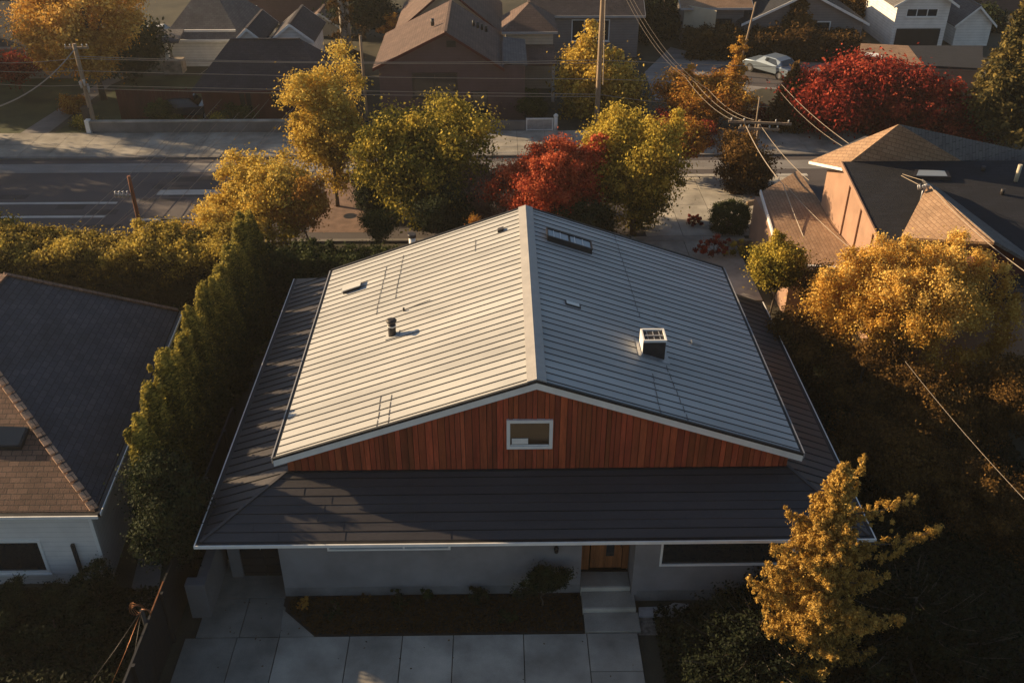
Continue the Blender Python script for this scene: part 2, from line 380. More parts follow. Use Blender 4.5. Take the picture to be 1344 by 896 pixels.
def conifer(name, label, cat, base, H, rb, mat, seed=1, nb=70, per=260, leaf=.07, z0=.5, group=None, droop=.25, trunk=.14, prof=1.0, lit=0, sp=.16, extra=(), upt=.2, jit=.45):
    rng = np.random.default_rng(seed); b = Vector(base); root = thing(name, label, cat, b, group)
    P, Nn, T = [], [], []; mb = MB()
    mb.tube([b, b + Vector((.03, .02, H * .5)), b + Vector((0, 0, H * .97))], [trunk, trunk * .6, .02], 8)
    br = []
    for i in range(nb):
        f = (i + rng.random()) / nb; z = z0 + (H - z0) * f ** .92; L = rb * (1 - f) ** prof * (1 - jit / 2 + jit * rng.random()) + .12
        br.append((z, i * 2.399 + rng.normal() * .3, L))
    br += list(extra)
    for (z, a, L) in br:
        n = max(14, int(per * L / rb)); s = rng.random(n) ** .75
        dx, dy = math.cos(a), math.sin(a)
        up = L * (-droop * s + (upt + droop) * s ** 3)
        wd = sp * (1 - .55 * s) * (.5 + L / rb) * (1.2 if L < .5 else 1)
        # tufts along the branch
        k = max(3, int(L / .22)); tc = (np.arange(k) + .5) / k; ti = rng.integers(0, k, n); s2 = .35 * s + .65 * np.clip(tc[ti] + rng.normal(size=n) * .25 / k, 0, 1.05)
        lat = rng.normal(size=n) * wd; vz = -np.abs(rng.normal(size=n)) * wd * 1.3 + wd * .35
        up = L * (-droop * s2 + (upt + droop) * s2 ** 3)
        P.append(np.stack([b.x + dx * s2 * L - dy * lat, b.y + dy * s2 * L + dx * lat, b.z + z + up + vz], 1))
        nn = rng.normal(size=(n, 3)) * .7; nn[:, 2] += .5; nn[:, 0] += dx * .5; nn[:, 1] += dy * .5; Nn.append(nn)
        T.append(.4 + rng.normal(size=n) * .16 + (rng.random() - .5) * .35 + lit * s2)
        q = [b + Vector((dx * L * e, dy * L * e, z + L * (-droop * e + (upt + droop) * e ** 3))) for e in (0, .35, .7, .97)]
        mb.tube(q, [.012 + .018 * L, .01 + .01 * L, .012, .006], 4)
    leafmesh('foliage', np.vstack(P), np.vstack(Nn), leaf, np.concatenate(T), mat, root, 1.7, rng)
    mb.build('trunk', 'bark', root)
    return root
def hedge(name, label, path, width, h0, h1, mat, n=60, per=260, leaf=.08, seed=1, cr=.38, tshift=0, cat='hedge', step=.42, tgrad=.35):
    """a clipped or shaggy hedge along a path, as one leafy body"""
    rng = np.random.default_rng(seed); pts = [Vector((x, y, 0)) for x, y in path]
    root = thing(name, label, cat, pts[0]); C = []
    tot = sum((pts[i + 1] - pts[i]).length for i in range(len(pts) - 1)); d = 0; mb = MB()
    while d < tot:
        q = d; i = 0
        while i < len(pts) - 2 and q > (pts[i + 1] - pts[i]).length: q -= (pts[i + 1] - pts[i]).length; i += 1
        sg = pts[i + 1] - pts[i]; c = pts[i] + sg.normalized() * min(q, sg.length); nrm = Vector((-sg.y, sg.x, 0)).normalized()
        hh = h0 + (h1 - h0) * d / tot + .28 * math.sin(d * 1.3 + seed) * math.sin(d * .47) + rng.normal() * .10
        k = max(2, int(width / .5)); lv = max(2, int(hh / .5))
        for a in range(k):
            o = (a / (k - 1) - .5) * (width - .4)
            for z in range(lv):
                top = z == lv - 1; edge = a in (0, k - 1)
                if top or edge: C.append((*(c + nrm * (o + rng.normal() * .12))[:2], .3 + (hh - .5) * z / max(1, lv - 1) + rng.normal() * (.16 if top else .08)))
        if int(d / step) % 4 == 0:
            mb.tube([c, c + nrm * .1 + Vector((0, 0, hh * .8))], [.05, .02], 5)
        d += step
    C = np.array(C); crr = cr * (.7 + .6 * rng.random(len(C)))
    p, nr, idx = clumps(rng, C, crr, per, .85); k = p[:, 2] > .02; ct = rng.random(len(C))
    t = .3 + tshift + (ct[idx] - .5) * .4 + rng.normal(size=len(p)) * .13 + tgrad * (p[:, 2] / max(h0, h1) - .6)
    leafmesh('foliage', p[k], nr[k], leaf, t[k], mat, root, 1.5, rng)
    mb.build('stem', 'bark', root)
    return root

# ================================================================== SETTING
g = MB(); g.poly([(-500, -100, 0), (500, -100, 0), (500, 900, 0), (-500, 900, 0)]); struct('ground', g, 'ground')
g = MB(); g.poly([(-200, 44.2, .004), (200, 44.2, .004), (200, 55.4, .004), (-200, 55.4, .004)]); struct('road', g, 'asphalt')
g = MB()
g.box(-200, 3.2, 55.4, 55.62, 0, .13); g.box(3.2, 200, 55.4, 55.62, 0, .13)
g.box(-200, 6.0, 43.75, 44.0, 0, .12); g.box(14.2, 200, 43.75, 44.0, 0, .12); struct('kerb', g, 'concrete_old')
g = MB(); x = -60.0
while x < 60:
    g.box(x, x + 1.78, 55.64, 57.6, 0, .13, 0, .8 + .25 * random.random()); g.box(x, x + 1.78, 57.62, 59.75, 0, .13, 0, .75 + .25 * random.random()); x += 1.8
struct('pavement', g, 'concrete')
g = MB()
for (px0, px1, py) in ((-400, 150, 271), (170, 262, 290), (-400, 135, 289), (210, 700, 290), (-400, 330, 212)):
    a = az(px0, py); b = az(px1, py); g.poly([(a.x, a.y, .008), (b.x, a.y, .008), (b.x, a.y + .26, .008), (a.x, a.y + .26, .008)])
a = az(205, 256); g.poly([(a.x, a.y, .008), (a.x + 6, a.y, .008), (a.x + 6, a.y + .7, .008), (a.x, a.y + .7, .008)])
a = az(860, 232); g.poly([(a.x, a.y, .008), (a.x + 9, a.y, .008), (a.x + 9, a.y + .35, .008), (a.x, a.y + .35, .008)])
struct('road_marking', g, 'road_paint')
g = MB(); g.poly([(-200, 53.3, .0075), (200, 53.3, .0075), (200, 54.7, .0075), (-200, 54.7, .0075)]); struct('road_gutter', g, 'road_worn')
g = MB(); rg = random.Random(4)
for i in range(16):
    x = rg.uniform(-34, 16); y = rg.uniform(45, 52.5); a = rg.uniform(.8, 4.5); b = rg.uniform(.25, .9); g.poly([(x, y, .006 + i * .00005), (x + a, y + rg.uniform(-.1, .1), .006 + i * .00005), (x + a, y + b, .006 + i * .00005), (x, y + b, .006 + i * .00005)])
struct('road_patch', g, 'asphalt_patch')
g = MB(); g.tube([(-19.5, 51.2, .0), (-19.5, 51.2, .011)], .36, 20); g.tube([(-8, 47, .0), (-8, 47, .011)], .36, 20); struct('manhole_cover', g, 'black_paint')
# far street, upper right
g = MB(); P_ = [(860, 132), (846, 95), (880, 62), (930, 74), (1100, 84), (1344, 98), (1500, 104), (1500, 150), (1344, 142), (1000, 116), (960, 128)]
g.poly([az(x, y, .004) for x, y in P_][::-1]); struct('street', g, 'road_worn')
g = MB(); g.poly([az(x, y, .010) for x, y in [(1000, 114), (905, 104), (950, 86), (1100, 92), (1344, 104), (1500, 110), (1500, 136), (1344, 130)]][::-1]); struct('street_asphalt', g, 'asphalt')
# lawn beyond the pavement, left
g = MB(); g.poly([az(x, y, .006) for x, y in [(-300, 178), (25, 176), (145, 100), (-200, 100)]][::-1]); g.poly([az(x, y, .006) for x, y in [(70, 176), (175, 100), (300, 100), (290, 160), (420, 160), (420, 176)]][::-1]); struct('lawn', g, 'grass')
g = MB(); g.poly([az(x, y, .012) for x, y in [(25, 176), (62, 176), (145, 112), (175, 98), (158, 96), (128, 110)]]); struct('garden_path', g, 'concrete_old')
g = MB(); g.poly([az(x, y, .010) for x, y in [(405, 305), (485, 305), (478, 262), (470, 240), (430, 240)]]); struct('brick_path', g, 'brick_path')
g = MB(); g.box(6.8, 9.4, 38.3, 43.7, .0, .02); g.box(9.43, 12.0, 37.6, 43.7, 0, .022); g.box(6.2, 9.4, 33.5, 38.27, 0, .02); g.box(6.8, 12.6, 43.72, 44.25, 0, .026, 0, .9)
struct('side_driveway', g, 'concrete')
g = MB(); rg = random.Random(12)
for ix in range(5):
    for iy in range(4): g.box(7.6 + ix * 1.9, 9.47 + ix * 1.9, 44.3 + iy * 1.95, 46.22 + iy * 1.95, .004, .024, 0, rg.uniform(1.0, 1.25))
struct('crossing_slabs', g, 'concrete')
g = MB(); g.poly([(4.0, 36, .012), (6.75, 36, .012), (6.75, 43.6, .012), (4.0, 43.6, .012)]); struct('brick_apron', g, 'brick_path')

# front slabs: one concrete drive with open joints
g = MB(); YS = 18.52
xs = [az(p, 833).x for p in (368, 460, 529, 595.5, 687, 770, 837)]
for i in range(6):
    g.box(xs[i] + .012, xs[i + 1] - .012, 16.2 if i < 5 else 17.22, YS, 0, .06 + .004 * (i % 2), 0, (.95, .9, 1.05, 1.0, .92, .85)[i])
g.box(xs[5] + .012, xs[6] - .012, 13.5, 17.2, 0, .06, 0, .8)
for i in range(5): g.box(xs[i] + .012, xs[i + 1] - .012, 13.5, 16.18, 0, .06, 0, .95)
for (x0, x1, y0, y1, t) in ((-8.72, -7.5, 18.55, 20.0, .62), (-7.48, xs[0] - .012, 18.55, 20.0, .6), (-8.72, xs[0] - .012, 20.02, 21.6, .62), (-9.0, -7.55, 13.5, 18.52, .6), (-7.53, xs[0] - .012, 13.5, 18.52, .68)):
    g.box(x0, x1, y0, y1, 0, .055, 0, t)
g.prism([(xs[0] + .012, YS + .02, 0), (-5.35, YS + .02, 0), (-6.42, 19.55, 0)], (0, 0, .058), 0, .8)
struct('driveway', g, 'concrete', .008)
g = MB(); g.poly([(-6.44, 19.55, .05), (-5.33, 18.55, .05), (2.33, 18.55, .07), (2.33, 20.1, .09), (-6.44, 20.1, .07)]); struct('flower_bed', g, 'soil')
g = MB(); g.poly([az(x, y, .03) for x, y in [(838, 833), (870, 833), (905, 810), (905, 796), (838, 796)]]); struct('gravel_patch', g, 'gravel')
g = MB(); g.poly([az(x, y, .012) for x, y in [(165, 800), (205, 800), (215, 720), (185, 720)]]); struct('side_path', g, 'concrete_old')

# ================================================================== MAIN HOUSE
def rects(mb, x0, x1, z0, z1, holes, y, d, m=0):
    """wall slab facing -Y with real openings"""
    xsx = sorted({x0, x1, *[h for a in holes for h in a[:2]]}); 
    for i in range(len(xsx) - 1):
        a, b = xsx[i], xsx[i + 1]; c = (a + b) / 2; hs = sorted([(h[2], h[3]) for h in holes if h[0] < c < h[1]]); z = z0
        for (p, q) in hs:
            if p > z: mb.box(a, b, y, y + d, z, p, m)
            z = q
        if z < z1: mb.box(a, b, y, y + d, z, z1, m)
def window(parent, x0, x1, z0, z1, y, fm='trim_white', gm='glass', fw=.07, mull=0, sill=True, name='window', gl=.05):
    """a window facing -Y: frame part with pane and sill sub-parts"""
    f = MB(); f.box(x0, x1, y - .03, y + .06, z0, z0 + fw); f.box(x0, x1, y - .03, y + .06, z1 - fw, z1)
    f.box(x0, x0 + fw, y - .03, y + .06, z0 + fw, z1 - fw); f.box(x1 - fw, x1, y - .03, y + .06, z0 + fw, z1 - fw)
    for i in range(mull):
        c = x0 + (x1 - x0) * (i + 1) / (mull + 1); f.box(c - fw * .4, c + fw * .4, y - .02, y + .05, z0 + fw, z1 - fw)
    o = f.build(name, fm, parent)
    p = MB(); p.box(x0 + fw - .005, x1 - fw + .005, y + .02, y + gl, z0 + fw - .005, z1 - fw + .005); p.build('pane', gm, o)
    if sill: q = MB(); q.box(x0 - .05, x1 + .05, y - .09, y - .031, z0 - .05, z0 + .02); q.build('sill', fm, o)
    return o
HX0, HX1, HY0, HY1, HXR = -6.5, 8.7, 21.5, 33.0, 1.0
EZ, RZ = 4.13, 6.77
H = thing('house', 'main house with big pale metal gable roof over a dark skirt roof', 'house', (1.0, 20.0, 0))
def gz(x): return EZ + (RZ - EZ) * ((x - HX0) / (HXR - HX0) if x < HXR else (HX1 - x) / (HX1 - HXR))
# upper roof: two standing seam slopes
for (xa, xb, nm) in ((HX0, HXR, 'roof'), (HXR, HX1, 'roof')):
    m = MB(); za, zb = (EZ, RZ) if xa == HX0 else (RZ, EZ)
    n = 33; step = (HY1 - HY0) / n; ye = [HY0] + [HY0 + step * (i + .5) + .02 * math.sin(i * 2.3) for i in range(n)] + [HY1]
    for i in range(n + 1):
        cut = random.choice((.0, .45, .5, .62)); tt = random.uniform(.93, 1.06)
        for (f0, f1) in (((0, cut), (cut, 1)) if cut else ((0, 1),)):
            a0 = Vector((xa, 0, za)).lerp(Vector((xb, 0, zb)), f0); a1 = Vector((xa, 0, za)).lerp(Vector((xb, 0, zb)), f1)
            m.slab([(a0.x, ye[i], a0.z), (a1.x, ye[i], a1.z), (a1.x, ye[i + 1], a1.z), (a0.x, ye[i + 1], a0.z)], .10, 0, tt * random.uniform(.98, 1.02))
    nrm = Vector((za - zb, 0, xb - xa)).normalized()
    for i in range(n):
        y = HY0 + step * (i + .5) + .02 * math.sin(i * 2.3)
        a = Vector((xa, y, za)) + nrm * .012; b = Vector((xb, y, zb)) + nrm * .012
        if xa == HX0: b = a.lerp(b, .972)
        else: a = a.lerp(b, .022)
        m.bar(a, b, .024, .02, 1)
    # cross joints where sheets end
    def on(f, y, up=.014): return Vector((xa, y, za)).lerp(Vector((xb, y, zb)), f) + nrm * up
    if xa == HX0:
        J = [(.40, 21.5, .395, 23.1), (.442, 21.55, .437, 23.0), (.30, 28.2, .305, 31.8), (.38, 28.9, .385, 32.3), (.75, 30.6, .75, 31.6)]
    else:
        J = [(.455, 21.5, .465, 23.6), (.56, 21.5, .53, 24.3), (.47, 26.9, .44, 33.0)]
    for (f0, y0, f1, y1) in J:
        ys = np.linspace(y0, y1, max(2, int((y1 - y0) / .36) + 1))
        for k in range(len(ys) - 1):
            fa = f0 + (f1 - f0) * k / (len(ys) - 1); jit = random.uniform(-.002, .002)
            m.bar(on(fa + jit, ys[k] + .03), on(fa + jit, ys[k + 1] - .03), .014, .012, 1)
    o = m.build('roof', ['roof_metal', 'roof_seam'], H)
    o['label'] = 'sunlit left slope of the pale metal roof' if xa == HX0 else 'blue grey shaded right slope of the pale metal roof'
m = MB()
for sgn in (-1, 1):
    a0 = Vector((HXR, HY0 - .01, RZ + .05)); dz = (RZ - EZ) / (HXR - HX0)
    wdt = .27; m.prism([(HXR, HY0 - .02, RZ + .035), (HXR + sgn * wdt, HY0 - .02, RZ + .035 - wdt * dz), (HXR + sgn * wdt, HY0 - .02, RZ + .075 - wdt * dz), (HXR, HY0 - .02, RZ + .075)], (0, HY1 - HY0 + .04, 0))
m.build('ridge_cap', 'ridge_metal', H)
# fascia boards and dark drip edge
m = MB(); e = MB()
for (xa, xb) in ((HX0 - .06, HXR), (HXR, HX1 + .06)):
    za, zb = gz(max(HX0, xa)) if xa < HXR else RZ, gz(min(HX1, xb)) if xb > HXR else RZ
    for (y, yd) in ((HY0 - .035, .034), (HY1 + .001, .034)):
        m.prism([(xa, y, za - .27), (xb, y, zb - .27), (xb, y, zb - .045), (xa, y, za - .045)], (0, yd, 0))
        e.prism([(xa, y - .02, za - .044), (xb, y - .02, zb - .044), (xb, y - .02, zb + .03), (xa, y - .02, za + .03)], (0, yd + .05, 0))
m.build('fascia', 'trim_white', H); e.build('drip_edge', 'black_paint', H)
m = MB()
for x in (HX0 - .09, HX1 + .01):
    m.box(x, x + .08, HY0 + .02, HY1, EZ - .14, EZ - .02)
m.build('eave_gutter', 'black_paint', H)
m = MB()
for x in (HX0 - .125, HX1 + .091): m.box(x, x + .034, HY0 + .02, HY1, EZ - .2, EZ - .0)
m.build('eave_board', 'trim_grey', H)
# gable boards
GY = 21.86; m = MB(); x = HX0 + .28; ends = HX1 - .28
rr = random.Random(3)
while x < ends:
    wd = rr.choice((.13, .155, .155, .19, .21)); x2 = min(x + wd, ends); t = rr.uniform(.55, 1.15); tt = (t * rr.uniform(.95, 1.1), t * rr.uniform(.8, 1.05), t * .95)
    d = rr.choice((0, .012, .02)); g_ = .008
    pts = [(x + g_, GY - .05 - d, 3.3)] + [(x2 - g_, GY - .05 - d, 3.3), (x2 - g_, GY - .05 - d, gz(x2) - .11)]
    if x < HXR < x2: pts.append((HXR, GY - .05 - d, RZ - .11))
    pts.append((x + g_, GY - .05 - d, gz(x) - .11))
    m.prism(pts, (0, .045 + d, 0), 0, 1.0)
    k = 6 + (1 if x < HXR < x2 else 0)
    for q in range(1, len(pts) + 3): m.t[-q] = tt
    x = x2
for (x0, y0, x1, y1) in ((HX0 + .24, GY, HX0 + .28, HY1 - .3), (HX1 - .28, GY, HX1 - .24, HY1 - .3)): m.box(x0, x1, y0 - .06, y1, 3.1, EZ + .0, 0, .7)
m.prism([(HX0 + .29, GY, 3.0), (HX1 - .29, GY, 3.0), (HX1 - .29, GY, gz(HX1 - .29) - .12), (HXR, GY, RZ - .13), (HX0 + .29, GY, gz(HX0 + .29) - .12)], (0, .05, 0), 1)
m.prism([(HX0 + .29, HY1 - .35, 3.0), (HX1 - .29, HY1 - .35, 3.0), (HX1 - .29, HY1 - .35, gz(HX1 - .29) - .12), (HXR, HY1 - .35, RZ - .13), (HX0 + .29, HY1 - .35, gz(HX0 + .29) - .12)], (0, .05, 0), 0, .8)
m.build('gable_wall', ['boards', 'black_paint'], H)
a = ay(665, 588, GY - .08); b = ay(726, 550, GY - .08)
aw = window(H, a.x, b.x, a.z, b.z, GY - .1, 'trim_white', 'glass_brown', .1, 0, False, 'attic_window', .045)
q = MB(); q.box(a.x + .15, a.x + .62, GY - .096, GY - .084, a.z + .16, a.z + .36); q.box(a.x + .11, b.x - .11, GY - .1, GY - .084, a.z + .11, a.z + .135); q.build('blind', 'trim_white', aw)
# skirt roof (hipped round the upper storey)
GX0, GX1, GY0, GY1, GZ, TZ = -8.4, 10.35, 19.62, 35.0, 2.7, 3.4
IX0, IX1, IY0, IY1 = HX0 + .2, HX1 - .2, GY - .03, 33.2
m = MB()
TL, TR, BL, BR = (IX0, IY0, TZ), (IX1, IY0, TZ), (GX0, GY0, GZ), (GX1, GY0, GZ)
m.slab([BL, BR, TR, TL], .09)                          # front
m.slab([(GX0, GY1, GZ), BL, TL, (IX0, IY1 + .6, TZ)], .09)   # left
m.slab([BR, (GX1, HY1 - .2, GZ), (IX1, HY1 - .2, TZ), TR], .09)   # right
m.slab([(IX0, IY1 + .6, TZ), (IX1, IY1 - .4, TZ), (IX1, IY1 - .42, 2.7), (GX0, GY1, GZ)], .05)
nl = Vector((-(TZ - GZ), 0, IX0 - GX0)).normalized(); nr_ = Vector((TZ - GZ, 0, GX1 - IX1)).normalized()
y = GY0 + .3
while y < GY1 - .1:
    t = max(0, (IY0 - y) / (IY0 - GY0)); 
    if y < GY1 - .3:
        xh = IX0 + (GX0 - IX0) * t; zh = TZ + (GZ - TZ) * t
        m.bar(Vector((GX0 + .02, y, GZ + .012)) + nl * .005, Vector((xh, y, zh + .012)), .03, .028, 1)
    if y < HY1 - .4:
        xh = IX1 + (GX1 - IX1) * t; zh = TZ + (GZ - TZ) * t
        m.bar(Vector((GX1 - .02, y, GZ + .012)), Vector((xh, y, zh + .012)), .03, .028, 1)
    y += .37
for i in range(1, 8):                                   # horizontal laps, front slope
    f = i / 8; yy = GY0 + (IY0 - GY0) * f; zz = GZ + (TZ - GZ) * f + .008
    xl = GX0 + (IX0 - GX0) * f; xr = GX1 + (IX1 - GX1) * f
    m.bar((xl + .02, yy, zz), (xr - .02, yy, zz), .022, .016, 1 if i % 2 else 0)
    x = xl + random.random() * 2 + .6
    while x < xr - .6:
        f2 = (i - 1) / 8; m.bar((x, yy, zz - .002), (x, GY0 + (IY0 - GY0) * f2, GZ + (TZ - GZ) * f2 + .006), .012, .008, 0); x += random.uniform(1.8, 3.2)
for (p, q_) in ((BL, TL), (BR, TR)): m.bar(Vector(p) + Vector((0, 0, .02)), Vector(q_) + Vector((0, 0, .02)), .1, .03, 0)
m.bar((IX0, GY - .1, TZ + .01), (IX1, GY - .1, TZ + .01), .06, .03, 1)
m.build('skirt_roof', ['skirt_metal', 'skirt_seam'], H)
m = MB()
m.box(GX0 - .12, GX1 + .12, GY0 - .13, GY0 - .001, GZ - .12, GZ - .01); m.box(GX0 - .12, GX0 - .001, GY0, GY1, GZ - .12, GZ - .01); m.box(GX1 + .001, GX1 + .12, GY0, HY1 - .2, GZ - .12, GZ - .01)
g1 = m.build('gutter', 'black_paint', H)
m = MB(); m.box(GX0 - .155, GX1 + .155, GY0 - .17, GY0 - .131, GZ - .10, GZ + .0); m.box(GX0 - .155, GX0 - .121, GY0 - .13, GY1, GZ - .08, GZ + .0); m.box(GX1 + .121, GX1 + .155, GY0 - .13, HY1 - .2, GZ - .08, GZ + .0)
m.build('gutter_lip', 'trim_white', g1)
# lower walls
m = MB(); WY = 20.05; WR = 19.78
aL = ay(430, 722, WY); bL = ay(591, 712, WY)
WX = az(377, 780).x
rects(m, WX, 2.32, 0, 2.62, [(aL.x, bL.x, aL.z, 2.5)], WY, .16)
m.box(WX, WX + .16, WY + .16, 22.4, 0, 2.62)
m.box(2.16, 2.32, WY + .16, 20.75, 0, 2.62); m.box(3.82, 3.98, WR, 20.75, 0, 2.6)
wa = ay(865, 742, WR); wb_x = 8.4
rects(m, 3.98, 9.9, 0, 2.6, [(wa.x, wb_x, wa.z, 2.45)], WR, .16)
rects(m, 2.16, 3.98, 0, 2.62, [(2.34, 3.8, 0, 2.56)], 20.75, .12)
m.box(9.74, 9.9, WR + .16, 32.2, 0, 2.6); m.box(-8.0, -7.84, 22.4, 34.4, 0, 2.6); m.box(-8.0, 9.9, 32.2, 32.36, 0, 2.7)
m.box(-8.0, WX, 22.4, 22.5, 0, 2.6)
m.build('wall', 'stucco', H)
m = MB(); m.box(WX - .006, 2.326, WY - .007, WY + .02, 0, .42); m.box(3.974, 9.906, WR - .007, WR + .02, 0, .42); m.build('plinth', 'stucco_base', H)
window(H, aL.x, bL.x, aL.z, 2.5, WY, 'trim_white', 'glass_sky', .06, 0, False)
q = MB(); cx = aL.x + (bL.x - aL.x) * .62; q.box(cx - .03, cx + .03, WY - .02, WY + .02, aL.z + .06, 2.44); q.build('window_mullion', 'trim_white', H)
window(H, wa.x, wb_x, wa.z, 2.45, WR, 'trim_white', 'glass', .06, 0, False)
# front door with side panel
m = MB(); m.box(2.36, 2.62, 20.66, 20.74, .42, 2.5, 0, .9)
for i in range(3): m.box(2.38 + i * .08, 2.385 + i * .08, 20.645, 20.659, .45, 2.45, 0, .5)
m.box(3.62, 3.8, 20.68, 20.74, .42, 2.5, 0, .8); m.build('door_frame', 'door_wood', H)
m = MB()
for i in range(7):
    x = 2.66 + i * .135; m.box(x, x + .13, 20.69, 20.74, .46, 2.48, 0, (1, .85, 1.1, .9, 1.05, .8, 1)[i])
dr = m.build('front_door', 'door_wood', H)
q = MB(); q.box(3.12, 3.36, 20.67, 20.688, .95, 2.4); q.build('pane', 'glass', dr)
q = MB(); q.tube([(3.55, 20.68, 1.35), (3.55, 20.61, 1.35), (3.55, 20.61, 1.6), (3.55, 20.68, 1.6)], .014, 6); q.build('handle', 'black_paint', dr)
m = MB(); m.box(2.36, 3.8, 20.6, 20.659, .36, .41); m.build('threshold', 'black_paint', H)
m = MB(); m.box(2.33, 3.81, 20.0, 20.58, .05, .40, 0, .8); m.box(2.33, 3.81, 19.94, 19.999, .05, .395, 0, 1.25)
m.box(2.35, 3.9, 19.32, 19.93, .0, .25, 0, .8); m.box(2.35, 3.9, 19.25, 19.319, .0, .245, 0, 1.2); m.box(2.37, 3.96, 18.55, 19.24, 0, .11, 0, .75)
m.build('entry_steps', 'concrete', H, .012)
m = MB(); p = ay(730, 717, WY); m.tube([(p.x, WY - .01, p.z), (p.x, WY - .09, p.z)], .05, 10); m.tube([(p.x, WY - .1, p.z + .09), (p.x, WY - .1, p.z + .03), (p.x, WY - .1, p.z - .12)], [.045, .07, .06], 10); m.build('wall_light', 'black_paint', H)
# carport gate (black, left of the wall)
m = MB(); m.box(-7.84, -7.15, 20.9, 20.96, .03, 2.55); m.box(-7.13, WX - .01, 20.9, 20.96, .03, 2.55)
for i in range(8): m.box(-7.84, WX - .01, 20.885, 20.899, .2 + i * .3, .215 + i * .3)
gd = m.build('garage_door', 'black_paint', H); q = MB(); q.tube([(-7.2, 20.88, 1.2), (-7.2, 20.83, 1.2), (-7.2, 20.83, 1.4), (-7.2, 20.88, 1.4)], .012, 5); q.build('handle', 'galv', gd)
m = MB(); m.box(-8.2, -7.85, 20.85, 21.2, 0, 2.6); m.build('carport_post', 'stucco_dark', H)
# things on the roof (they are fixed to it: parts)
SL = math.atan((RZ - EZ) / (HXR - HX0)); 
def onroof(x, y, up=0): return Vector((x, y, gz(x) + up))
def rpt(px, py):
    for _ in range(1):
        z = 5.0; p = None
        for _ in range(25): p = az(px, py, z); z = gz(p.x)
    return p
p = rpt(515, 440); m = MB(); m.tube([p + Vector((0, 0, -.05)), p + Vector((0, 0, .52))], .13, 14, 0); m.tube([p + Vector((0, 0, .36)), p + Vector((0, 0, .39))], .145, 14, 1)
m.tube([p + Vector((0, 0, .53)), p + Vector((0, 0, .57)), p + Vector((0, 0, .62))], [.17, .18, .1], 14, 0); m.slab([(p.x - .22, p.y - .2, gz(p.x - .22) + .03), (p.x + .22, p.y - .2, gz(p.x + .22) + .03), (p.x + .22, p.y + .2, gz(p.x + .22) + .03), (p.x - .22, p.y + .2, gz(p.x - .22) + .03)], .02, 2)
m.build('flue_pipe', ['vent_metal', 'trim_white', 'roof_metal'], H)
p = rpt(530, 408); m = MB(); m.tube([p, p + Vector((0, 0, .12))], .035, 8, 0); m.bar(p + Vector((.1, .1, .03)), p + Vector((.9, .14, .03 + .9 * .352)), .014, .014); m.build('small_vent_pipe', 'vent_metal', H)
def roofbox(name, px, py, sx, sy, h, mats, lid=0, grow=0):
    p = rpt(px, py); m = MB(); s = -1 if p.x > HXR else 1; k = s * math.tan(SL)
    x0, x1, y0, y1 = p.x - sx / 2, p.x + sx / 2, p.y - sy / 2, p.y + sy / 2
    def q(x, y, u): return (x, y, gz(x) + u)
    m.prism([q(x0, y0, -.02), q(x1, y0, -.02), q(x1, y1, -.02), q(x0, y1, -.02)], (0, 0, h), 0)
    return m, p, q, (x0, x1, y0, y1)
m, p, q, (x0, x1, y0, y1) = roofbox('v', 462, 379, .62, .42, .14, 0)
m.slab([q(x0 - .04, y0 - .05, .16), q(x1 + .04, y0 - .05, .16), q(x1 + .04, y1 + .05, .16), q(x0 - .04, y1 + .05, .16)], .03, 1); m.build('box_vent', ['vent_metal', 'roof_metal'], H)
m, p, q, _ = roofbox('v', 657, 303, .22, .2, .12, 0); m.build('small_box_vent', 'vent_metal', H)
# far twin skylight
m, p, q, (x0, x1, y0, y1) = roofbox('v', 747, 320, 1.62, .62, .2, 0)
for (a0, a1) in ((x0 + .05, p.x - .04), (p.x + .04, x1 - .05)): m.slab([q(a0, y0 + .06, .20), q(a1, y0 + .06, .20), q(a1, y1 - .06, .20), q(a0, y1 - .06, .20)], .01, 1)
for f in (.15, .3, .62, .8): xx = x0 + (x1 - x0) * f; m.bar(q(xx, y0 + .06, .21), q(xx, y1 - .06, .21), .02, .02, 2)
for (c0, c1) in (((x0, y0), (x1, y0)), ((x0, y1), (x1, y1)), ((x0, y0), (x0, y1)), ((x1, y0), (x1, y1))): m.bar(q(*c0, .2), q(*c1, .2), .05, .06, 0)
o = m.build('skylight', ['vent_metal', 'glass_sky', 'trim_white'], H); o['label'] = 'twin pane skylight on low kerb near the far eave'
m, p, q, (x0, x1, y0, y1) = roofbox('v', 752, 400, .5, .26, .06, 0); m.slab([q(x0 + .04, y0 + .04, .055), q(x1 - .04, y0 + .04, .055), q(x1 - .04, y1 - .04, .055), q(x0 + .04, y1 - .04, .055)], .01, 1)
o = m.build('skylight', ['vent_metal', 'lamp'], H); o['label'] = 'tiny white skylight in the middle of the right slope'
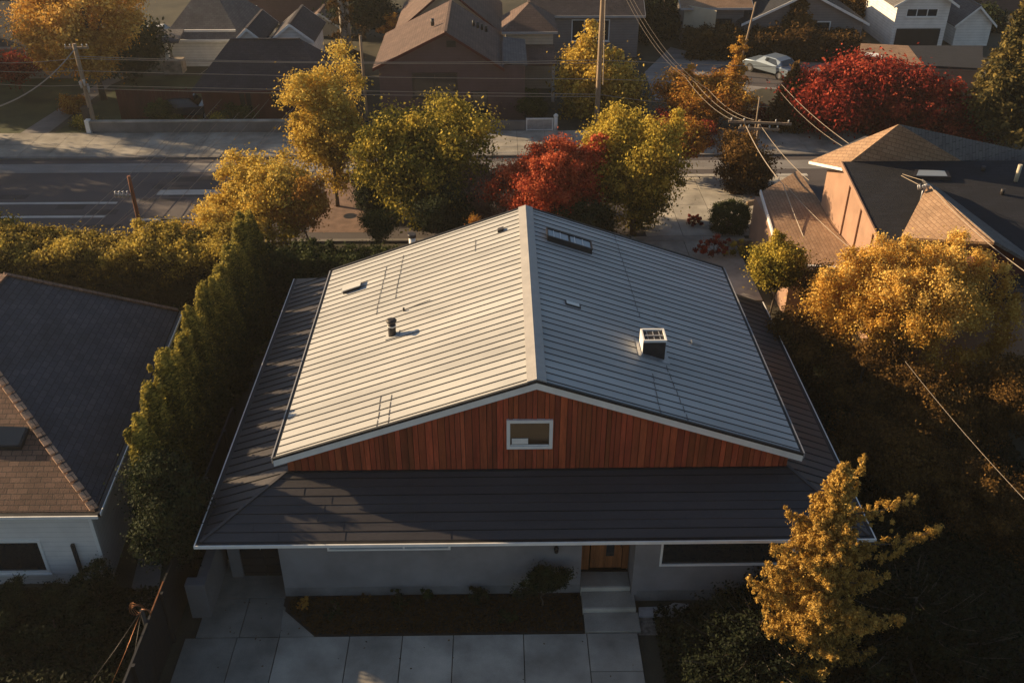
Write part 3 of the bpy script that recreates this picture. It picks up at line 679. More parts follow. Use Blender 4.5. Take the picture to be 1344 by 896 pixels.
# chimney on the right slope
p = rpt(856, 462); m = MB(); hw = .34; bz = gz(p.x + hw) - .05; tz = gz(p.x) + .58
m.box(p.x - hw, p.x + hw, p.y - .3, p.y + .34, bz, tz, 0); o = m.build('chimney', 'vent_metal', H)
m = MB(); w2 = hw + .025
m.box(p.x - w2, p.x + w2, p.y - .33, p.y - .28, tz - .02, tz + .06); m.box(p.x - w2, p.x + w2, p.y + .32, p.y + .37, tz - .02, tz + .06)
m.box(p.x - w2, p.x - w2 + .05, p.y - .28, p.y + .32, tz - .02, tz + .06); m.box(p.x + w2 - .05, p.x + w2, p.y - .28, p.y + .32, tz - .02, tz + .06)
m.box(p.x - w2 - .004, p.x - w2 + .012, p.y - .33, p.y + .37, tz - .55, tz - .021); m.build('chimney_cap', 'trim_white', o)
m = MB(); fx = .5
m.slab([(p.x - fx, p.y - .48, gz(p.x - fx) + .03), (p.x + fx, p.y - .48, gz(p.x + fx) + .03), (p.x + fx, p.y + .5, gz(p.x + fx) + .03), (p.x - fx, p.y + .5, gz(p.x - fx) + .03)], .02); m.build('flashing', 'galv', o)
m = MB()
for i in range(3): m.box(p.x - .2 + i * .19, p.x - .18 + i * .19, p.y - .27, p.y + .31, tz + .001, tz + .015)
m.box(p.x - .28, p.x + .28, p.y - .02, p.y + .02, tz + .022, tz + .04); m.build('grille', 'trim_grey', o)
m, p, q, _ = roofbox('v', 913, 452, .3, .2, .12, 0); o = m.build('small_box_vent', 'galv', H); o['label'] = 'small grey vent low on the right slope'
m, p, q, _ = roofbox('v', 864, 414, .2, .28, .04, 0); m.build('roof_patch', 'roof_metal', H)
m = MB(); p = ay(541, 318, 33.35); m.tube([Vector((p.x, 33.4, 2.8)), Vector((p.x, 33.4, p.z + .2))], .13, 12, 0); m.tube([Vector((p.x, 33.4, p.z + .2)), Vector((p.x, 33.4, p.z + .34))], .16, 12, 1); m.build('rear_flue', ['trim_white', 'vent_metal'], H)

# ================================================================== LEFT HOUSE
L = thing('house', 'white sided house with hipped slate and brown shingle roof, left foreground', 'house', (-17, 26, 0))
A, B, C, D = Vector((-22.6, 20.6, 3)), Vector((-11.6, 20.6, 3)), Vector((-12.4, 31.9, 3)), Vector((-22.6, 31.9, 3))
R0, R1 = Vector((-17.1, 26.1, 6)), Vector((-17.1, 29.3, 6))
def roofpart(pts, mat, parent, name='roof', th=.09, label=None, two=None):
    m = MB(); m.slab(pts, th); o = m.build(name, mat, parent)
    if label: o['label'] = label
    return o
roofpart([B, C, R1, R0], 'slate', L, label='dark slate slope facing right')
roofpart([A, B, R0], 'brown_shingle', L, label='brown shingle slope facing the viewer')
roofpart([D, A, R0, R1], 'tan_shingle', L, label='sunlit left slope')  # tan instead of slate: this slope's sunlight is put into the colour
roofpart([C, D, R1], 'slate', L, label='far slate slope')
m = MB(); n = 22
for i in range(n):
    a = B.lerp(R0, (i + .06) / n); b = B.lerp(R0, (i + .9) / n); u = Vector((0, 0, .045)); m.bar(a + u + Vector((0, 0, .02)), b + u, .24, .05, 0)
m.bar(C + Vector((0, 0, .04)), R1 + Vector((0, 0, .05)), .2, .06, 1); m.bar(R0 + Vector((0, 0, .03)), R1 + Vector((0, 0, .03)), .3, .05, 1)
m.build('ridge_tiles', ['ridge_tile', 'brown_shingle'], L, .01)
m = MB(); m.box(-22.7, -11.48, 20.42, 20.59, 2.86, 2.98, 1); m.box(-22.7, -11.46, 20.38, 20.419, 2.9, 3.0, 0); 
m.bar((-11.5, 20.5, 2.92), (-12.3, 31.9, 2.92), .13, .13, 1); m.bar((-11.42, 20.5, 2.96), (-12.22, 31.9, 2.96), .03, .09, 0); m.build('gutter', ['trim_white', 'black_paint'], L)
m = MB(); LY = 20.72
wl = ay(-8, 752, LY); wr = ay(52, 708, LY)
rects(m, -22.2, -11.85, 0, 2.88, [(wl.x, wr.x, wl.z, wr.z)], LY, .15)
m.prism([(-12.0, LY + .151, 0), (-11.85, LY + .151, 0), (-11.849, LY + .152, 0), (-12.85, 31.4, 0), (-13.0, 31.4, 0)], (0, 0, 2.88)); m.box(-22.2, -12.95, 31.25, 31.4, 0, 2.88); m.box(-22.2, -22.05, LY + .15, 31.25, 0, 2.88)
m.build('wall', 'white_siding', L)
m = MB(); m.box(-11.93, -11.83, LY - .03, LY + .06, 0, 2.87); m.build('corner_board', 'trim_white', L)
window(L, wl.x, wr.x, wl.z, wr.z, LY, 'trim_white', 'glass', .09, 0)
q = MB(); a = ay(96, 712, LY); b = ay(98, 752, LY); q.bar((a.x, LY - .07, a.z), (a.x, LY - .07, b.z), .09, .09); q.build('downpipe', 'vent_metal', L)
d = (R0 - (A + B) / 2); nn = Vector((0, -d.z, -d.y if d.y < 0 else d.y)).normalized(); nn = Vector((0, -3, 5.5)).normalized()
pa = [az(-30, 586, 3.9), az(27, 586, 3.9), az(37, 560, 4.35), az(-25, 558, 4.35)]
m = MB()
def lz(y): return 3 + 3 * (y - 20.6) / 5.5
P4 = []
for (px, py) in ((-30, 586), (27, 586), (38, 560), (-22, 558)):
    z = 4
    for _ in range(20): p = az(px, py, z); z = lz(p.y) + .12
    P4.append(p)
m.slab(P4, .12, 0); m.slab([p + Vector((0, 0, .02)) for p in (P4[0].lerp(P4[2], .05), P4[1].lerp(P4[3], .05), P4[2].lerp(P4[0], .05), P4[3].lerp(P4[1], .05))], .018, 1); m.build('skylight', ['black_paint', 'glass'], L)

# ================================================================== RIGHT HOUSE
G = thing('house', 'tan house on the right with dark roof, flat garage and sunlit pink wall', 'house', (19, 38, 0))
m = MB(); m.slab([(12.1, 35.9, 2.75), (15.5, 35.3, 2.8), (15.5, 45.2, 2.8), (13.0, 43.6, 2.75)], .16); m.slab([(13.0, 43.6, 2.75), (15.5, 45.2, 2.8), (15.5, 46.2, 2.8)], .16); o = m.build('garage_roof', 'tan_shingle', G)
m = MB(); m.box(12.6, 15.4, 36.2, 43.3, 0, 2.6); m.build('garage', 'tan_wall', G)
m = MB(); m.prism([(12.02, 35.8, 2.62), (15.5, 35.2, 2.62), (15.5, 35.3, 2.62), (12.1, 35.9, 2.62)], (0, 0, .2)); m.bar((12.05, 35.85, 2.7), (12.96, 43.7, 2.7), .07, .2); m.build('garage_fascia', 'trim_white', G)
RXa = 15.3; YR = 39.3; HL_Y = az(1063, 211, 4.9).y - .4
def dz_(y): return 6.0 - (YR - y) * .22
m = MB(); m.slab([(RXa - .25, YR, 6.0), (RXa - .1, 30.5, dz_(30.5)), (34, 30.5, dz_(30.5)), (34, YR, 6.0)], .12); o = m.build('roof', 'navy_shingle', G); o['label'] = 'near black slope with a skylight'  # near black copy of the tan roof, its shade put into the colour
m = MB(); m.bar((RXa - .27, YR, 5.93), (RXa - .12, 30.5, dz_(30.5) - .07), .06, .2); m.build('rake_board', 'tan_wall', G)
m = MB(); m.prism([(RXa + .1, 31.2, 0), (RXa + .1, HL_Y, 0), (RXa + .1, HL_Y, 4.6), (RXa + .1, YR + .3, 5.5), (RXa + .1, YR, 5.8), (RXa + .1, 31.2, dz_(31.2) - .15)], (.2, 0, 0)); m.box(RXa + .3, 33, 31.2, 31.4, 0, 3.9)
for y in (33.5, 35.2, 36.9, 38.6): m.box(RXa + .02, RXa + .1, y, y + .12, 2.8, dz_(y) - .2)
m.build('wall', 'tan_wall', G)
PK = az(1180, 163, 7.7); HL = az(1063, 211, 4.9); HC = az(1264, 213, 6.03)
m = MB(); m.slab([HL, Vector((RXa - .1, YR + .02, 5.75)), Vector((HC.x, YR + .03, 6.02)), PK], .12); o = m.build('roof', 'tan_shingle', G); o['label'] = 'sunlit tan hip behind the dark slope'
m = MB(); m.slab([PK, Vector((HC.x, YR + .04, 6.02)), Vector((HC.x + 7, YR + 2, 5.0)), Vector((PK.x + 6, PK.y + 5, 4.8))], .12); m.slab([HL, PK, Vector((PK.x + 6, PK.y + 5, 4.8)), Vector((HL.x + 4, PK.y + 7, 4.6))], .12); m.build('rear_roof', 'grey_shingle', G)  # slopes turned from the sun in grey: shade painted over the tan shingles
m = MB(); m.bar(HL + Vector((-.03, -.03, -.08)), Vector((RXa - .15, YR - .02, 5.64)), .05, .12); m.build('fascia', 'trim_white', G)
# cross gable
g0 = az(1218, 243, 6.0); g0 = Vector((g0.x, g0.y, 6.05)); g1 = az(1305, 318, 6.0); dd = (g1 - g0); dd.z = 0; dn = dd.normalized(); sdn = Vector((-dn.y, dn.x, 0))
hw_ = 3.4; dr_ = 1.9
def cg(t, s): return g0 + dd * t + sdn * (s * hw_) + Vector((0, 0, -dr_ * abs(s)))
CGS = -1 if cg(.5, -1).x < g0.x + dd.x * .5 else 1
def ry(px, py):
    z = 5.5
    for _ in range(25): p = az(px, py, z); z = dz_(p.y)
    return p
e0 = ry(1182, 312) + Vector((0, 0, .03)); e1 = az(1262, 337, 4.55)
m = MB(); m.slab([g0, e0, g1], .1); m.slab([g1, e0, e1], .1); o1 = m.build('cross_roof', 'tan_shingle', G)
m = MB(); m.slab([cg(-.1, 0), cg(1, 0), cg(1, -CGS * .9), cg(-.1, -CGS * .9)], .12); o2 = m.build('cross_roof', 'grey_shingle', G)  # grey copy of the tan slope, with shade put into the colour
m = MB(); b0 = e1.lerp(g0, .04); b0 = Vector((b0.x, b0.y, e1.z)); b1 = cg(.93, -CGS * .85); tp = cg(.93, 0)
m.prism([Vector((b0.x, b0.y, 0)), Vector((b1.x, b1.y, 0)), b1 - Vector((0, 0, .12)), tp - Vector((0, 0, .14)), b0 - Vector((0, 0, .14))], -dn * .15); o = m.build('cross_gable', 'red_wall', G)
m = MB(); q0 = cg(.94, .1); u = sdn; 
for s in (0, 1.0): m.bar(Vector((q0.x, q0.y, .9)) + u * s + dn * .03, Vector((q0.x, q0.y, 2.6)) + u * s + dn * .03, .09, .09)
m.bar(Vector((q0.x, q0.y, 2.6)) + dn * .03, Vector((q0.x, q0.y, 2.6)) + u + dn * .03, .09, .09); m.bar(Vector((q0.x, q0.y, .9)) + dn * .03, Vector((q0.x, q0.y, .9)) + u + dn * .03, .09, .09)
m.build('window', 'trim_white', G)
def ry(px, py):
    z = 5.5
    for _ in range(25): p = az(px, py, z); z = dz_(p.y)
    return p
a, b, c, d_ = ry(1197, 236), ry(1247, 237), ry(1243, 228), ry(1200, 227)
m = MB(); m.slab([q_ + Vector((0, 0, .16)) for q_ in (a, b, c, d_)], .2, 0); m.slab([q_ + Vector((0, 0, .17)) for q_ in (a.lerp(c, .1), b.lerp(d_, .1), c.lerp(a, .1), d_.lerp(b, .1))], .015, 1); m.build('skylight', ['vent_metal', 'glass_sky'], G)
for (px, py, h, mt) in ((1290, 224, .2, 'vent_metal'), (1315, 255, .25, 'vent_metal'), (1333, 238, .75, 'cream_wall')):
    p = ry(px, py); m = MB(); m.tube([p, p + Vector((0, 0, h))], .09, 8); m.build('vent_pipe', mt, G)
# service mast on that roof
p = ry(1207, 268); m = MB(); m.tube([p, p + Vector((0, 0, .75))], .035, 6); tp = p + Vector((0, 0, .75)); m.tube([tp, tp + Vector((.1, 0, .12)), tp + Vector((.22, 0, .05))], .06, 6); 
for i in range(5): m.tube([tp + Vector((-.25 + .1 * i, .1 * (i % 2), .1)), tp + Vector((-.2 + .1 * i, 0, -.1))], .04, 5)
mast = m.build('service_mast', 'galv', G); MAST = tp

# ================================================================== FAR HOUSES
def gable_house(label, x0, x1, y0, y1, ez, rz, axis, wallm, roofm, ov=.35, trim='trim_white', hip=0, name='house', apex=None, wins=(), gable_mat=None, chimney=None, front_trim=True):
    """walls, roof slopes, fascia and windows of one house; axis = direction of the ridge"""
    o = thing(name, label, 'house', ((x0 + x1) / 2, (y0 + y1) / 2, 0)); a = apex if apex is not None else ((x0 + x1) / 2 if axis == 'y' else (y0 + y1) / 2)
    m = MB()
    holes = [(wx0, wx1, wz0, wz1) for (wx0, wx1, wz0, wz1, *_) in wins]
    rects(m, x0, x1, 0, ez, holes, y0, .15); m.box(x0, x1, y1 - .15, y1, 0, ez); m.box(x0, x0 + .15, y0 + .15, y1 - .15, 0, ez); m.box(x1 - .15, x1, y0 + .15, y1 - .15, 0, ez)
    if axis == 'y' and not hip:
        k = .12
        m2 = MB(); m2.prism([(x0, y0, ez), (x1, y0, ez), (a, y0, rz - k)], (0, .15, 0)); m2.prism([(x0, y1 - .15, ez), (x1, y1 - .15, ez), (a, y1 - .15, rz - k)], (0, .15, 0)); m2.build('gable', gable_mat or wallm, o)
    if axis == 'x' and not hip:
        k = .12
        m2 = MB(); m2.prism([(x0, y0, ez), (x0, y1, ez), (x0, a, rz - k)], (.15, 0, 0)); m2.prism([(x1 - .15, y0, ez), (x1 - .15, y1, ez), (x1 - .15, a, rz - k)], (.15, 0, 0)); m2.build('gable', gable_mat or wallm, o)
    m.build('wall', wallm, o)
    if axis == 'y':
        s0 = (rz - ez) / (a - x0); s1 = (rz - ez) / (x1 - a); h = hip
        el, er = ez - ov * s0, ez - ov * s1; X0, X1, Y0, Y1 = x0 - ov, x1 + ov, y0 - ov, y1 + ov
        P = (X0, Y0, el), (X0, Y1, el), (X1, Y0, er), (X1, Y1, er), (a, Y0 + h, rz), (a, Y1 - h, rz)
        fs = [(P[0], P[4], P[5], P[1]), (P[2], P[3], P[5], P[4])]
        if hip: fs += [(P[0], P[2], P[4]), (P[1], P[5], P[3])]
    else:
        s0 = (rz - ez) / (a - y0); s1 = (rz - ez) / (y1 - a); h = hip
        el, er = ez - ov * s0, ez - ov * s1; X0, X1, Y0, Y1 = x0 - ov, x1 + ov, y0 - ov, y1 + ov
        P = (X0, Y0, el), (X1, Y0, el), (X0, Y1, er), (X1, Y1, er), (X0 + h, a, rz), (X1 - h, a, rz)
        fs = [(P[0], P[1], P[5], P[4]), (P[2], P[4], P[5], P[3])]
        if hip: fs += [(P[0], P[4], P[2]), (P[1], P[3], P[5])]
    r = MB()
    for f in fs: r.slab(f, .1)
    r.bar(Vector(P[4]) + Vector((0, 0, .02)), Vector(P[5]) + Vector((0, 0, .02)), .18, .05)
    r = r.build('roof', roofm, o)
    f = MB()
    if axis == 'y' and not hip:
        for Y in (Y0 - .04, Y1 + .0): f.prism([(X0, Y, el - .2), (a, Y, rz - .2), (a, Y, rz + .0), (X0, Y, el + .0)], (0, .039, 0)); f.prism([(a, Y, rz - .2), (X1, Y, er - .2), (X1, Y, er), (a, Y, rz)], (0, .039, 0))
    else: f.box(X0, X1, Y0 - .06, Y0 - .001, el - .16, el + .0)
    if axis == 'x' and not hip:
        for X in (X0 - .04, X1): f.prism([(X, Y0, el - .2), (X, a, rz - .2), (X, a, rz), (X, Y0, el)], (.039, 0, 0)); f.prism([(X, a, rz - .2), (X, Y1, er - .2), (X, Y1, er), (X, a, rz)], (.039, 0, 0))
    f.build('fascia', trim, o)
    for wdef in wins: window(o, *wdef[:4], y0, wdef[4] if len(wdef) > 4 else 'trim_white', 'glass', .08, wdef[5] if len(wdef) > 5 else 1)
    if chimney:
        cx, cy, cz = chimney; q = MB(); q.box(cx - .35, cx + .35, cy - .3, cy + .3, rz - 1.6, cz); q.box(cx - .4, cx + .4, cy - .35, cy + .35, cz + .001, cz + .1); q.build('chimney', 'red_wall', r)
    return o
# brown house behind the round tree
BY = 61.9
bx0, bx1, bx2 = ay(499, 120, BY).x, ay(655, 82, BY).x, ay(689, 120, BY).x; ap = ay(585, 40, BY)
b_ = gable_house('brown sided house with dark gable roof partly lit, behind the round yellow-green tree', bx0, bx1, BY, BY + 8, ay(600, 84, BY).z, ap.z, 'y', 'brown_siding', 'maroon_shingle', .35, 'red_wall', apex=ap.x,
    wins=[(ay(540, 90, BY).x, ay(600, 90, BY).x, 1.7, 3.3, 'vent_metal', 1), (ay(618, 90, BY).x, ay(640, 90, BY).x, .1, 2.1, 'vent_metal', 0)])
q = MB(); q.box(bx1 + .001, bx2, BY + .1, BY + 6, 0, 3.75); q.build('side_wing', 'brown_siding', b_)
q = MB(); q.slab([(bx1 + .3, BY + .0, 4.0), (bx2 + .15, BY + .0, 3.8), (bx2 + .15, BY + 6.2, 3.8), (bx1 + .3, BY + 6.2, 4.0)], .12); q.build('wing_roof', 'grey_shingle', b_)
q = MB(); v_ = ay(592, 58, BY); q.box(v_.x - .3, v_.x + .3, BY - .05, BY - .001, v_.z - .2, v_.z + .2); q.build('gable_vent', 'black_paint', b_)
q = MB(); p = ap + Vector((-1.0, 2.6, -.35)); q.tube([p, p + Vector((0, 0, .45))], .12, 8); q.build('roof_vent', 'vent_metal', b_)
q = MB()
for i in range(4): p = ap + Vector((1.7 + i * .28, 3.2, -.55 - .12 * i)); q.tube([p, p + Vector((0, 0, .4))], .09, 6)
q.build('roof_vent', 'black_paint', b_)
# cream house behind it
CY = 74
gable_house('cream house with dark gable directly behind the brown house', ay(527, 40, CY).x, ay(650, 40, CY).x, CY, CY + 9, 3.3, 6.2, 'y', 'cream_wall', 'maroon_shingle', .6, 'red_wall', wins=[(ay(518, 40, CY).x + 1.0, ay(540, 40, CY).x + .6, 1.0, 2.8)])
# little white tower house
TY = 69
x0, x1 = ay(664, 50, TY).x, ay(726, 50, TY).x
t_ = gable_house('small square white house with patchy hip roof, right of the brown house', x0, x1, TY, TY + 4, 4.4, 5.7, 'y', 'cream_siding', 'maroon_shingle', .3, 'trim_grey', hip=2.0, wins=[])
q = MB(); q.slab([(x0 - .1, TY - 3.2, 2.7), (x1 + .1, TY - 3.2, 2.7), (x1 + .1, TY - .01, 3.2), (x0 - .1, TY - .01, 3.2)], .12); q.build('porch_roof', 'maroon_shingle', t_)
for xx in (x1 - .1, x0 + .1):
    q = MB(); q.box(xx - .1, xx + .1, TY - 3.1, TY - 2.9, 0, 2.57); q.build('porch_post', 'trim_white', t_)
# grey house, top centre right
GYY = 77
gable_house('grey sided house with dark roof and white window, top centre', ay(700, 40, GYY).x, ay(838, 40, GYY).x, GYY, GYY + 8, 3.6, 5.8, 'x', 'grey_siding', 'dark_shingle', .4, 'trim_grey', wins=[(ay(750, 40, GYY).x, ay(800, 40, GYY).x, 1.3, 3.0, 'trim_white', 2)])
# white house with grey hip roof, top left
WYY = 75
x0, x1 = ay(243, 50, WYY).x, ay(305, 50, WYY).x
t_ = gable_house('white stucco house with grey hip roof and porch, top left', x0 - 1.2, x1 + .3, WYY, WYY + 8, 2.8, 5.8, 'y', 'pale_siding', 'grey_shingle', .5, 'trim_white', hip=4.2, wins=[])
q = MB(); p = ay(226, 60, WYY - 1.2); q.box(p.x - .7, p.x + .7, WYY - 2.1, WYY - .9, 0, 1.0); q.build('porch_base', 'rock', t_)
q = MB(); q.box(p.x - .5, p.x - .25, WYY - 1.7, WYY - 1.4, 1.0, 2.75); q.build('porch_post', 'trim_white', t_)
q = MB(); q.slab([(p.x - 1.9, WYY - 2.4, 2.55), (p.x + .9, WYY - 2.4, 2.55), (p.x + .9, WYY - .5, 3.0), (p.x - 1.9, WYY - .5, 3.0)], .12); q.build('porch_roof', 'grey_shingle', t_)
# white gabled house peeping over the maroon roof
for i, (pa, pb, pt, lab) in enumerate(((310, 342, 41, 'small white gable dormer rising over the maroon roof'), (357, 408, 35, 'larger white gable rising over the maroon roof'))):
    Yq = 68.6; gable_house(lab, ay(pa, 50, Yq).x, ay(pb, 50, Yq).x, Yq, Yq + 5, ay(pa, 50, Yq).z, ay(pa, pt - 2, Yq).z + .15, 'y', 'pale_siding', 'dark_shingle', .25, 'trim_white', name='house')
Yq = 84; gable_house('cream gabled house far off beside the birch trunk', ay(398, 30, Yq).x, ay(443, 30, Yq).x, Yq, Yq + 6, ay(400, 32, Yq).z, ay(400, 16, Yq).z, 'y', 'cream_wall', 'maroon_shingle', .3, 'trim_white')
Yq = 88; gable_house('dark maroon roofed house at the top edge beside the white house', ay(318, 10, Yq).x, ay(430, 10, Yq).x, Yq, Yq + 8, 3.2, 6.3, 'x', 'brown_siding', 'dark_shingle', .4, 'trim_grey', hip=3)
# dark red house with maroon roof, left centre
Yq = 62.3; x0, x1 = ay(262, 110, Yq).x, ay(424, 110, Yq).x
gable_house('dark red house with broad maroon hip roof beyond the low wall', x0, x1, Yq, Yq + 5.4, 2.6, 4.7, 'x', 'red_wall', 'dark_shingle', .5, 'red_wall', hip=2.2,
    wins=[(x0 + 2.4, x0 + 3.3, .6, 2.1, 'red_wall', 1), (x0 + 4.6, x0 + 6.0, 1.0, 2.1, 'vent_metal', 1)])
# house with dark grey roof, far left
Yq = 72; x0, x1 = ay(-110, 60, Yq).x, ay(84, 60, Yq).x
gable_house('dark grey roofed house at the left edge behind the golden tree', x0, x1, Yq, Yq + 10, 2.7, 4.7, 'x', 'grey_siding', 'navy_shingle', .5, 'trim_grey', hip=3.5, wins=[(x1 - 3, x1 - 1.8, .9, 2.2)])
# houses, top right
Yq = 80; x0, x1 = ay(900, 30, Yq).x, ay(975, 30, Yq).x
t_ = gable_house('cream house with brown roof and white balcony wall, behind the clipped hedge', x0, x1, Yq, Yq + 8, 3.5, 4.9, 'x', 'grey_siding', 'tan_shingle', .6, 'trim_grey', wins=[(x0 + 2.2, x0 + 3.8, .6, 2.3, 'vent_metal', 1)])
q = MB(); q.prism([(x0 - .2, Yq - .1, 1.6), (x0 + 2.0, Yq - 2.0, 1.6), (x0 + 2.0, Yq - 2.0, 3.4), (x0 - .2, Yq - .1, 3.4)], (0, .12, 0)); q.build('balcony_wall', 'cream_wall', t_)
for i in range(2): q = MB(); q.box(x0 + 1.8 - i * 1.8, x0 + 2.0 - i * 1.8, Yq - 1.98 + i * 1.6, Yq - 1.8 + i * 1.6, 0, 1.6); q.build('balcony_post', 'cream_wall', t_)
Yq = 78; x0, x1 = ay(1062, 40, Yq).x, ay(1142, 40, Yq).x; xa = ay(1058, 0, Yq).x
gable_house('grey house with black roof and bright white rake board', x0 - 5.0, x1 - .3, Yq + 1, Yq + 9, 2.4, 4.7, 'y', 'grey_siding', 'navy_shingle', .4, 'trim_white', wins=[(x0 + .4, x0 + 2.0, 1.2, 2.3, 'trim_white', 0)])
Yq = 79; x0, x1 = ay(1176, 20, Yq).x, ay(1245, 20, Yq).x
t_ = gable_house('two storey white house with long upper window, top right', x0, x1, Yq, Yq + 7, 3.9, 5.2, 'y', 'pale_siding', 'grey_shingle', .5, 'trim_white', wins=[(x0 + .8, x1 - .9, 2.6, 3.3, 'trim_white', 2)])
q = MB(); q.box(x0 + .3, x1 - .4, Yq - .06, Yq - .001, .1, 1.7); q.build('dark_opening_sheet', 'black_paint', t_)  # black sheet on the wall paints the shade of an open garage
Yq = 82; x0 = ay(1240, 40, Yq).x
gable_house('small white garage with grey roof, standing beside the two storey house', x0, x0 + 2.9, Yq - 2, Yq + 2, 2.0, 3.3, 'y', 'pale_siding', 'grey_shingle', .3, 'trim_white')
Yq = 92; gable_house('dark roofed house at the top right corner', ay(1262, 10, Yq).x, ay(1420, 10, Yq).x, Yq, Yq + 9, 2.8, 4.6, 'x', 'brown_siding', 'dark_shingle', .5, 'trim_grey')
Yq = 93; gable_house('dim roof of a house far off between the conifers', ay(985, 10, Yq).x, ay(1150, 10, Yq).x, Yq, Yq + 8, 2.8, 5.2, 'x', 'brown_siding', 'dark_shingle', .5, 'trim_grey')
# low flat-roofed brown building across the street
s_ = thing('house', 'low house with flat brown and black roof above the red maple', 'house', (27, 68, 0))
a, b, c, d_ = az(1128, 66, 2.8), az(1200, 60, 2.8), az(1215, 84, 2.8), az(1135, 76, 2.8)
m = MB(); m.slab([az(1127, 84, 2.6), az(1212, 86, 2.6), az(1192, 60, 2.7), az(1130, 57, 2.7)], .14); o = m.build('roof', 'tan_shingle', s_)
m = MB(); m.slab([az(1212.5, 86, 2.6), az(1290, 90, 2.6), az(1290, 60, 2.7), az(1192.5, 60, 2.7)], .14); o = m.build('roof', 'navy_shingle', s_)
p0, p1, p2, p3 = az(1129, 83, 2.6), az(1289, 89, 2.6), az(1289, 61, 2.6), az(1131, 59, 2.6)
m = MB(); m.prism([Vector((p.x, p.y, 0)) for p in (p0, p1, p2, p3)], (0, 0, 2.44)); m.build('wall', 'tan_wall', s_)
m = MB(); m.slab([az(1135, 73, 2.95), az(1160, 75, 2.95), az(1152, 70, 2.98), az(1136, 69, 2.98)], .05); m.build('awning', 'trim_white', s_)

# ================================================================== WALLS, FENCES
lw = thing('low_wall', 'long low pale concrete wall along the far pavement', 'wall', (-20, 59.9, 0))
m = MB(); x = -26.3
while x < -11.6: m.box(x, min(x + 1.45, -11.5), 59.85, 60.1, 0, .78, 0, .9 + .2 * random.random()); x += 1.46
m.build('panel', 'concrete_old', lw); m = MB(); m.box(-26.35, -11.5, 59.8, 60.15, .781, .86); m.build('coping', 'concrete', lw)
m = MB(); m.box(-26.62, -26.36, 59.7, 60.15, 0, .95); m.build('end_pier', 'trim_white', lw)
m = MB(); m.box(-26.9, -26.4, 60.3, 60.75, 0, 1.5); m.box(-26.95, -26.35, 60.25, 60.8, 1.501, 1.6); tag(m.build('utility_box', 'vent_metal'), 'dark green utility box at the foot of the leaning street pole', 'utility box')
lw2 = thing('low_wall', 'short low wall below the brown house by the white gate', 'wall', (0, 59.9, 0))
x1_ = ay(690, 170, 59.9).x
m = MB(); m.box(ay(640, 170, 59.9).x, x1_, 59.85, 60.1, 0, .72); m.build('panel', 'concrete_old', lw2)
gt = thing('gate', 'white framed garden gate at the end of the low wall', 'gate', (x1_ + 1, 59.9, 0))
m = MB(); w_ = 1.8
m.box(x1_ + .05, x1_ + w_, 59.9, 59.94, .12, .84); m.build('panel', 'galv', gt)
m = MB(); m.box(x1_ + .02, x1_ + .1, 59.86, 59.98, 0, .9); m.box(x1_ + w_ - .1, x1_ + w_, 59.86, 59.98, 0, .9); m.box(x1_ + .1, x1_ + w_ - .1, 59.87, 59.97, .82, .9); m.box(x1_ + .1, x1_ + w_ - .1, 59.87, 59.97, .1, .16); m.build('frame', 'trim_white', gt)
m = MB(); m.tube([(x1_ + w_ + .15, 59.92, 0), (x1_ + w_ + .15, 59.92, 1.0)], .12, 8); m.tube([(x1_ + w_ + .15, 59.92, 1.0), (x1_ + w_ + .15, 59.92, 1.1), (x1_ + w_ + .15, 59.92, 1.2)], [.15, .16, .05], 8); m.build('post', 'trim_white', gt)
# red board fence beyond the lawn
f_ = thing('fence', 'dark red board fence across the back of the lawn', 'fence', (-22, 64, 0)); m = MB()
p0 = ay(158, 150, 62.8); x = p0.x
while x < ay(256, 150, 62.8).x: m.box(x, x + .28, 62.8, 62.85, 0, 2.0 + .03 * random.random(), 0, .8 + .4 * random.random()); x += .3
m.build('boards', 'red_wall', f_)
for i in range(4):
    m = MB(); xx = p0.x + .3 + i * 2.2; m.box(xx, xx + .1, 62.7, 62.79, 0, 2.1); m.build('post', 'red_wall', f_)
# black fence down the property line with copper pipe on its top
f_ = thing('fence', 'tall black board fence along the left side of the main house', 'fence', (-9.35, 20, 0)); m = MB()
y = 13.5
while y < 27: m.box(-9.38, -9.34, y, y + .19, 0, 1.9); y += .2
m.build('boards', 'black_paint', f_); m = MB(); m.box(-9.39, -9.33, 13.5, 27, 1.901, 1.95); m.build('rail', 'black_paint', f_)
for i in range(6):
    m = MB(); m.box(-9.33, -9.24, 13.6 + i * 2.4, 13.7 + i * 2.4, 0, 1.97); m.build('post', 'black_paint', f_)
a = az(206, 804, 1.98); b = az(227, 762, 1.98); m = MB(); m.bar((-9.355, a.y, 1.965), (-9.355, b.y, 1.965), .035, .028); m.build('copper_rail', 'copper', f_)
m = MB(); p = az(268, 800, 0); m.box(-9.02, -8.45, 19.3, 19.62, 0, 1.35); m.box(-8.75, -8.45, 19.63, 21.4, 0, 1.35); tag(m.build('pillar', 'stucco_dark', None, .02), 'grey stucco pier beside the carport opening', 'pillar')
m = MB(); m.prism([az(838, 811, .0), az(885, 811, 0), az(897, 803, 0), az(904, 795, 0), az(885, 793, 0), az(872, 798, 0), az(838, 799, 0)][::-1], (0, 0, .09)); tag(m.build('paving_stone', 'galv'), 'pale blue grey curved paving stone beside the entry steps', 'paving stone')
m = MB(); a = ay(503, 285, 47.5); m.box(a.x - .9, a.x + .9, 47.5, 47.9, 0, 2.0); m.box(a.x - 1, a.x + 1, 47.4, 48, 2.001, 2.1); tag(m.build('garden_pier', 'brick_path'), 'brick garden pier under the round yellow-green tree', 'pier')
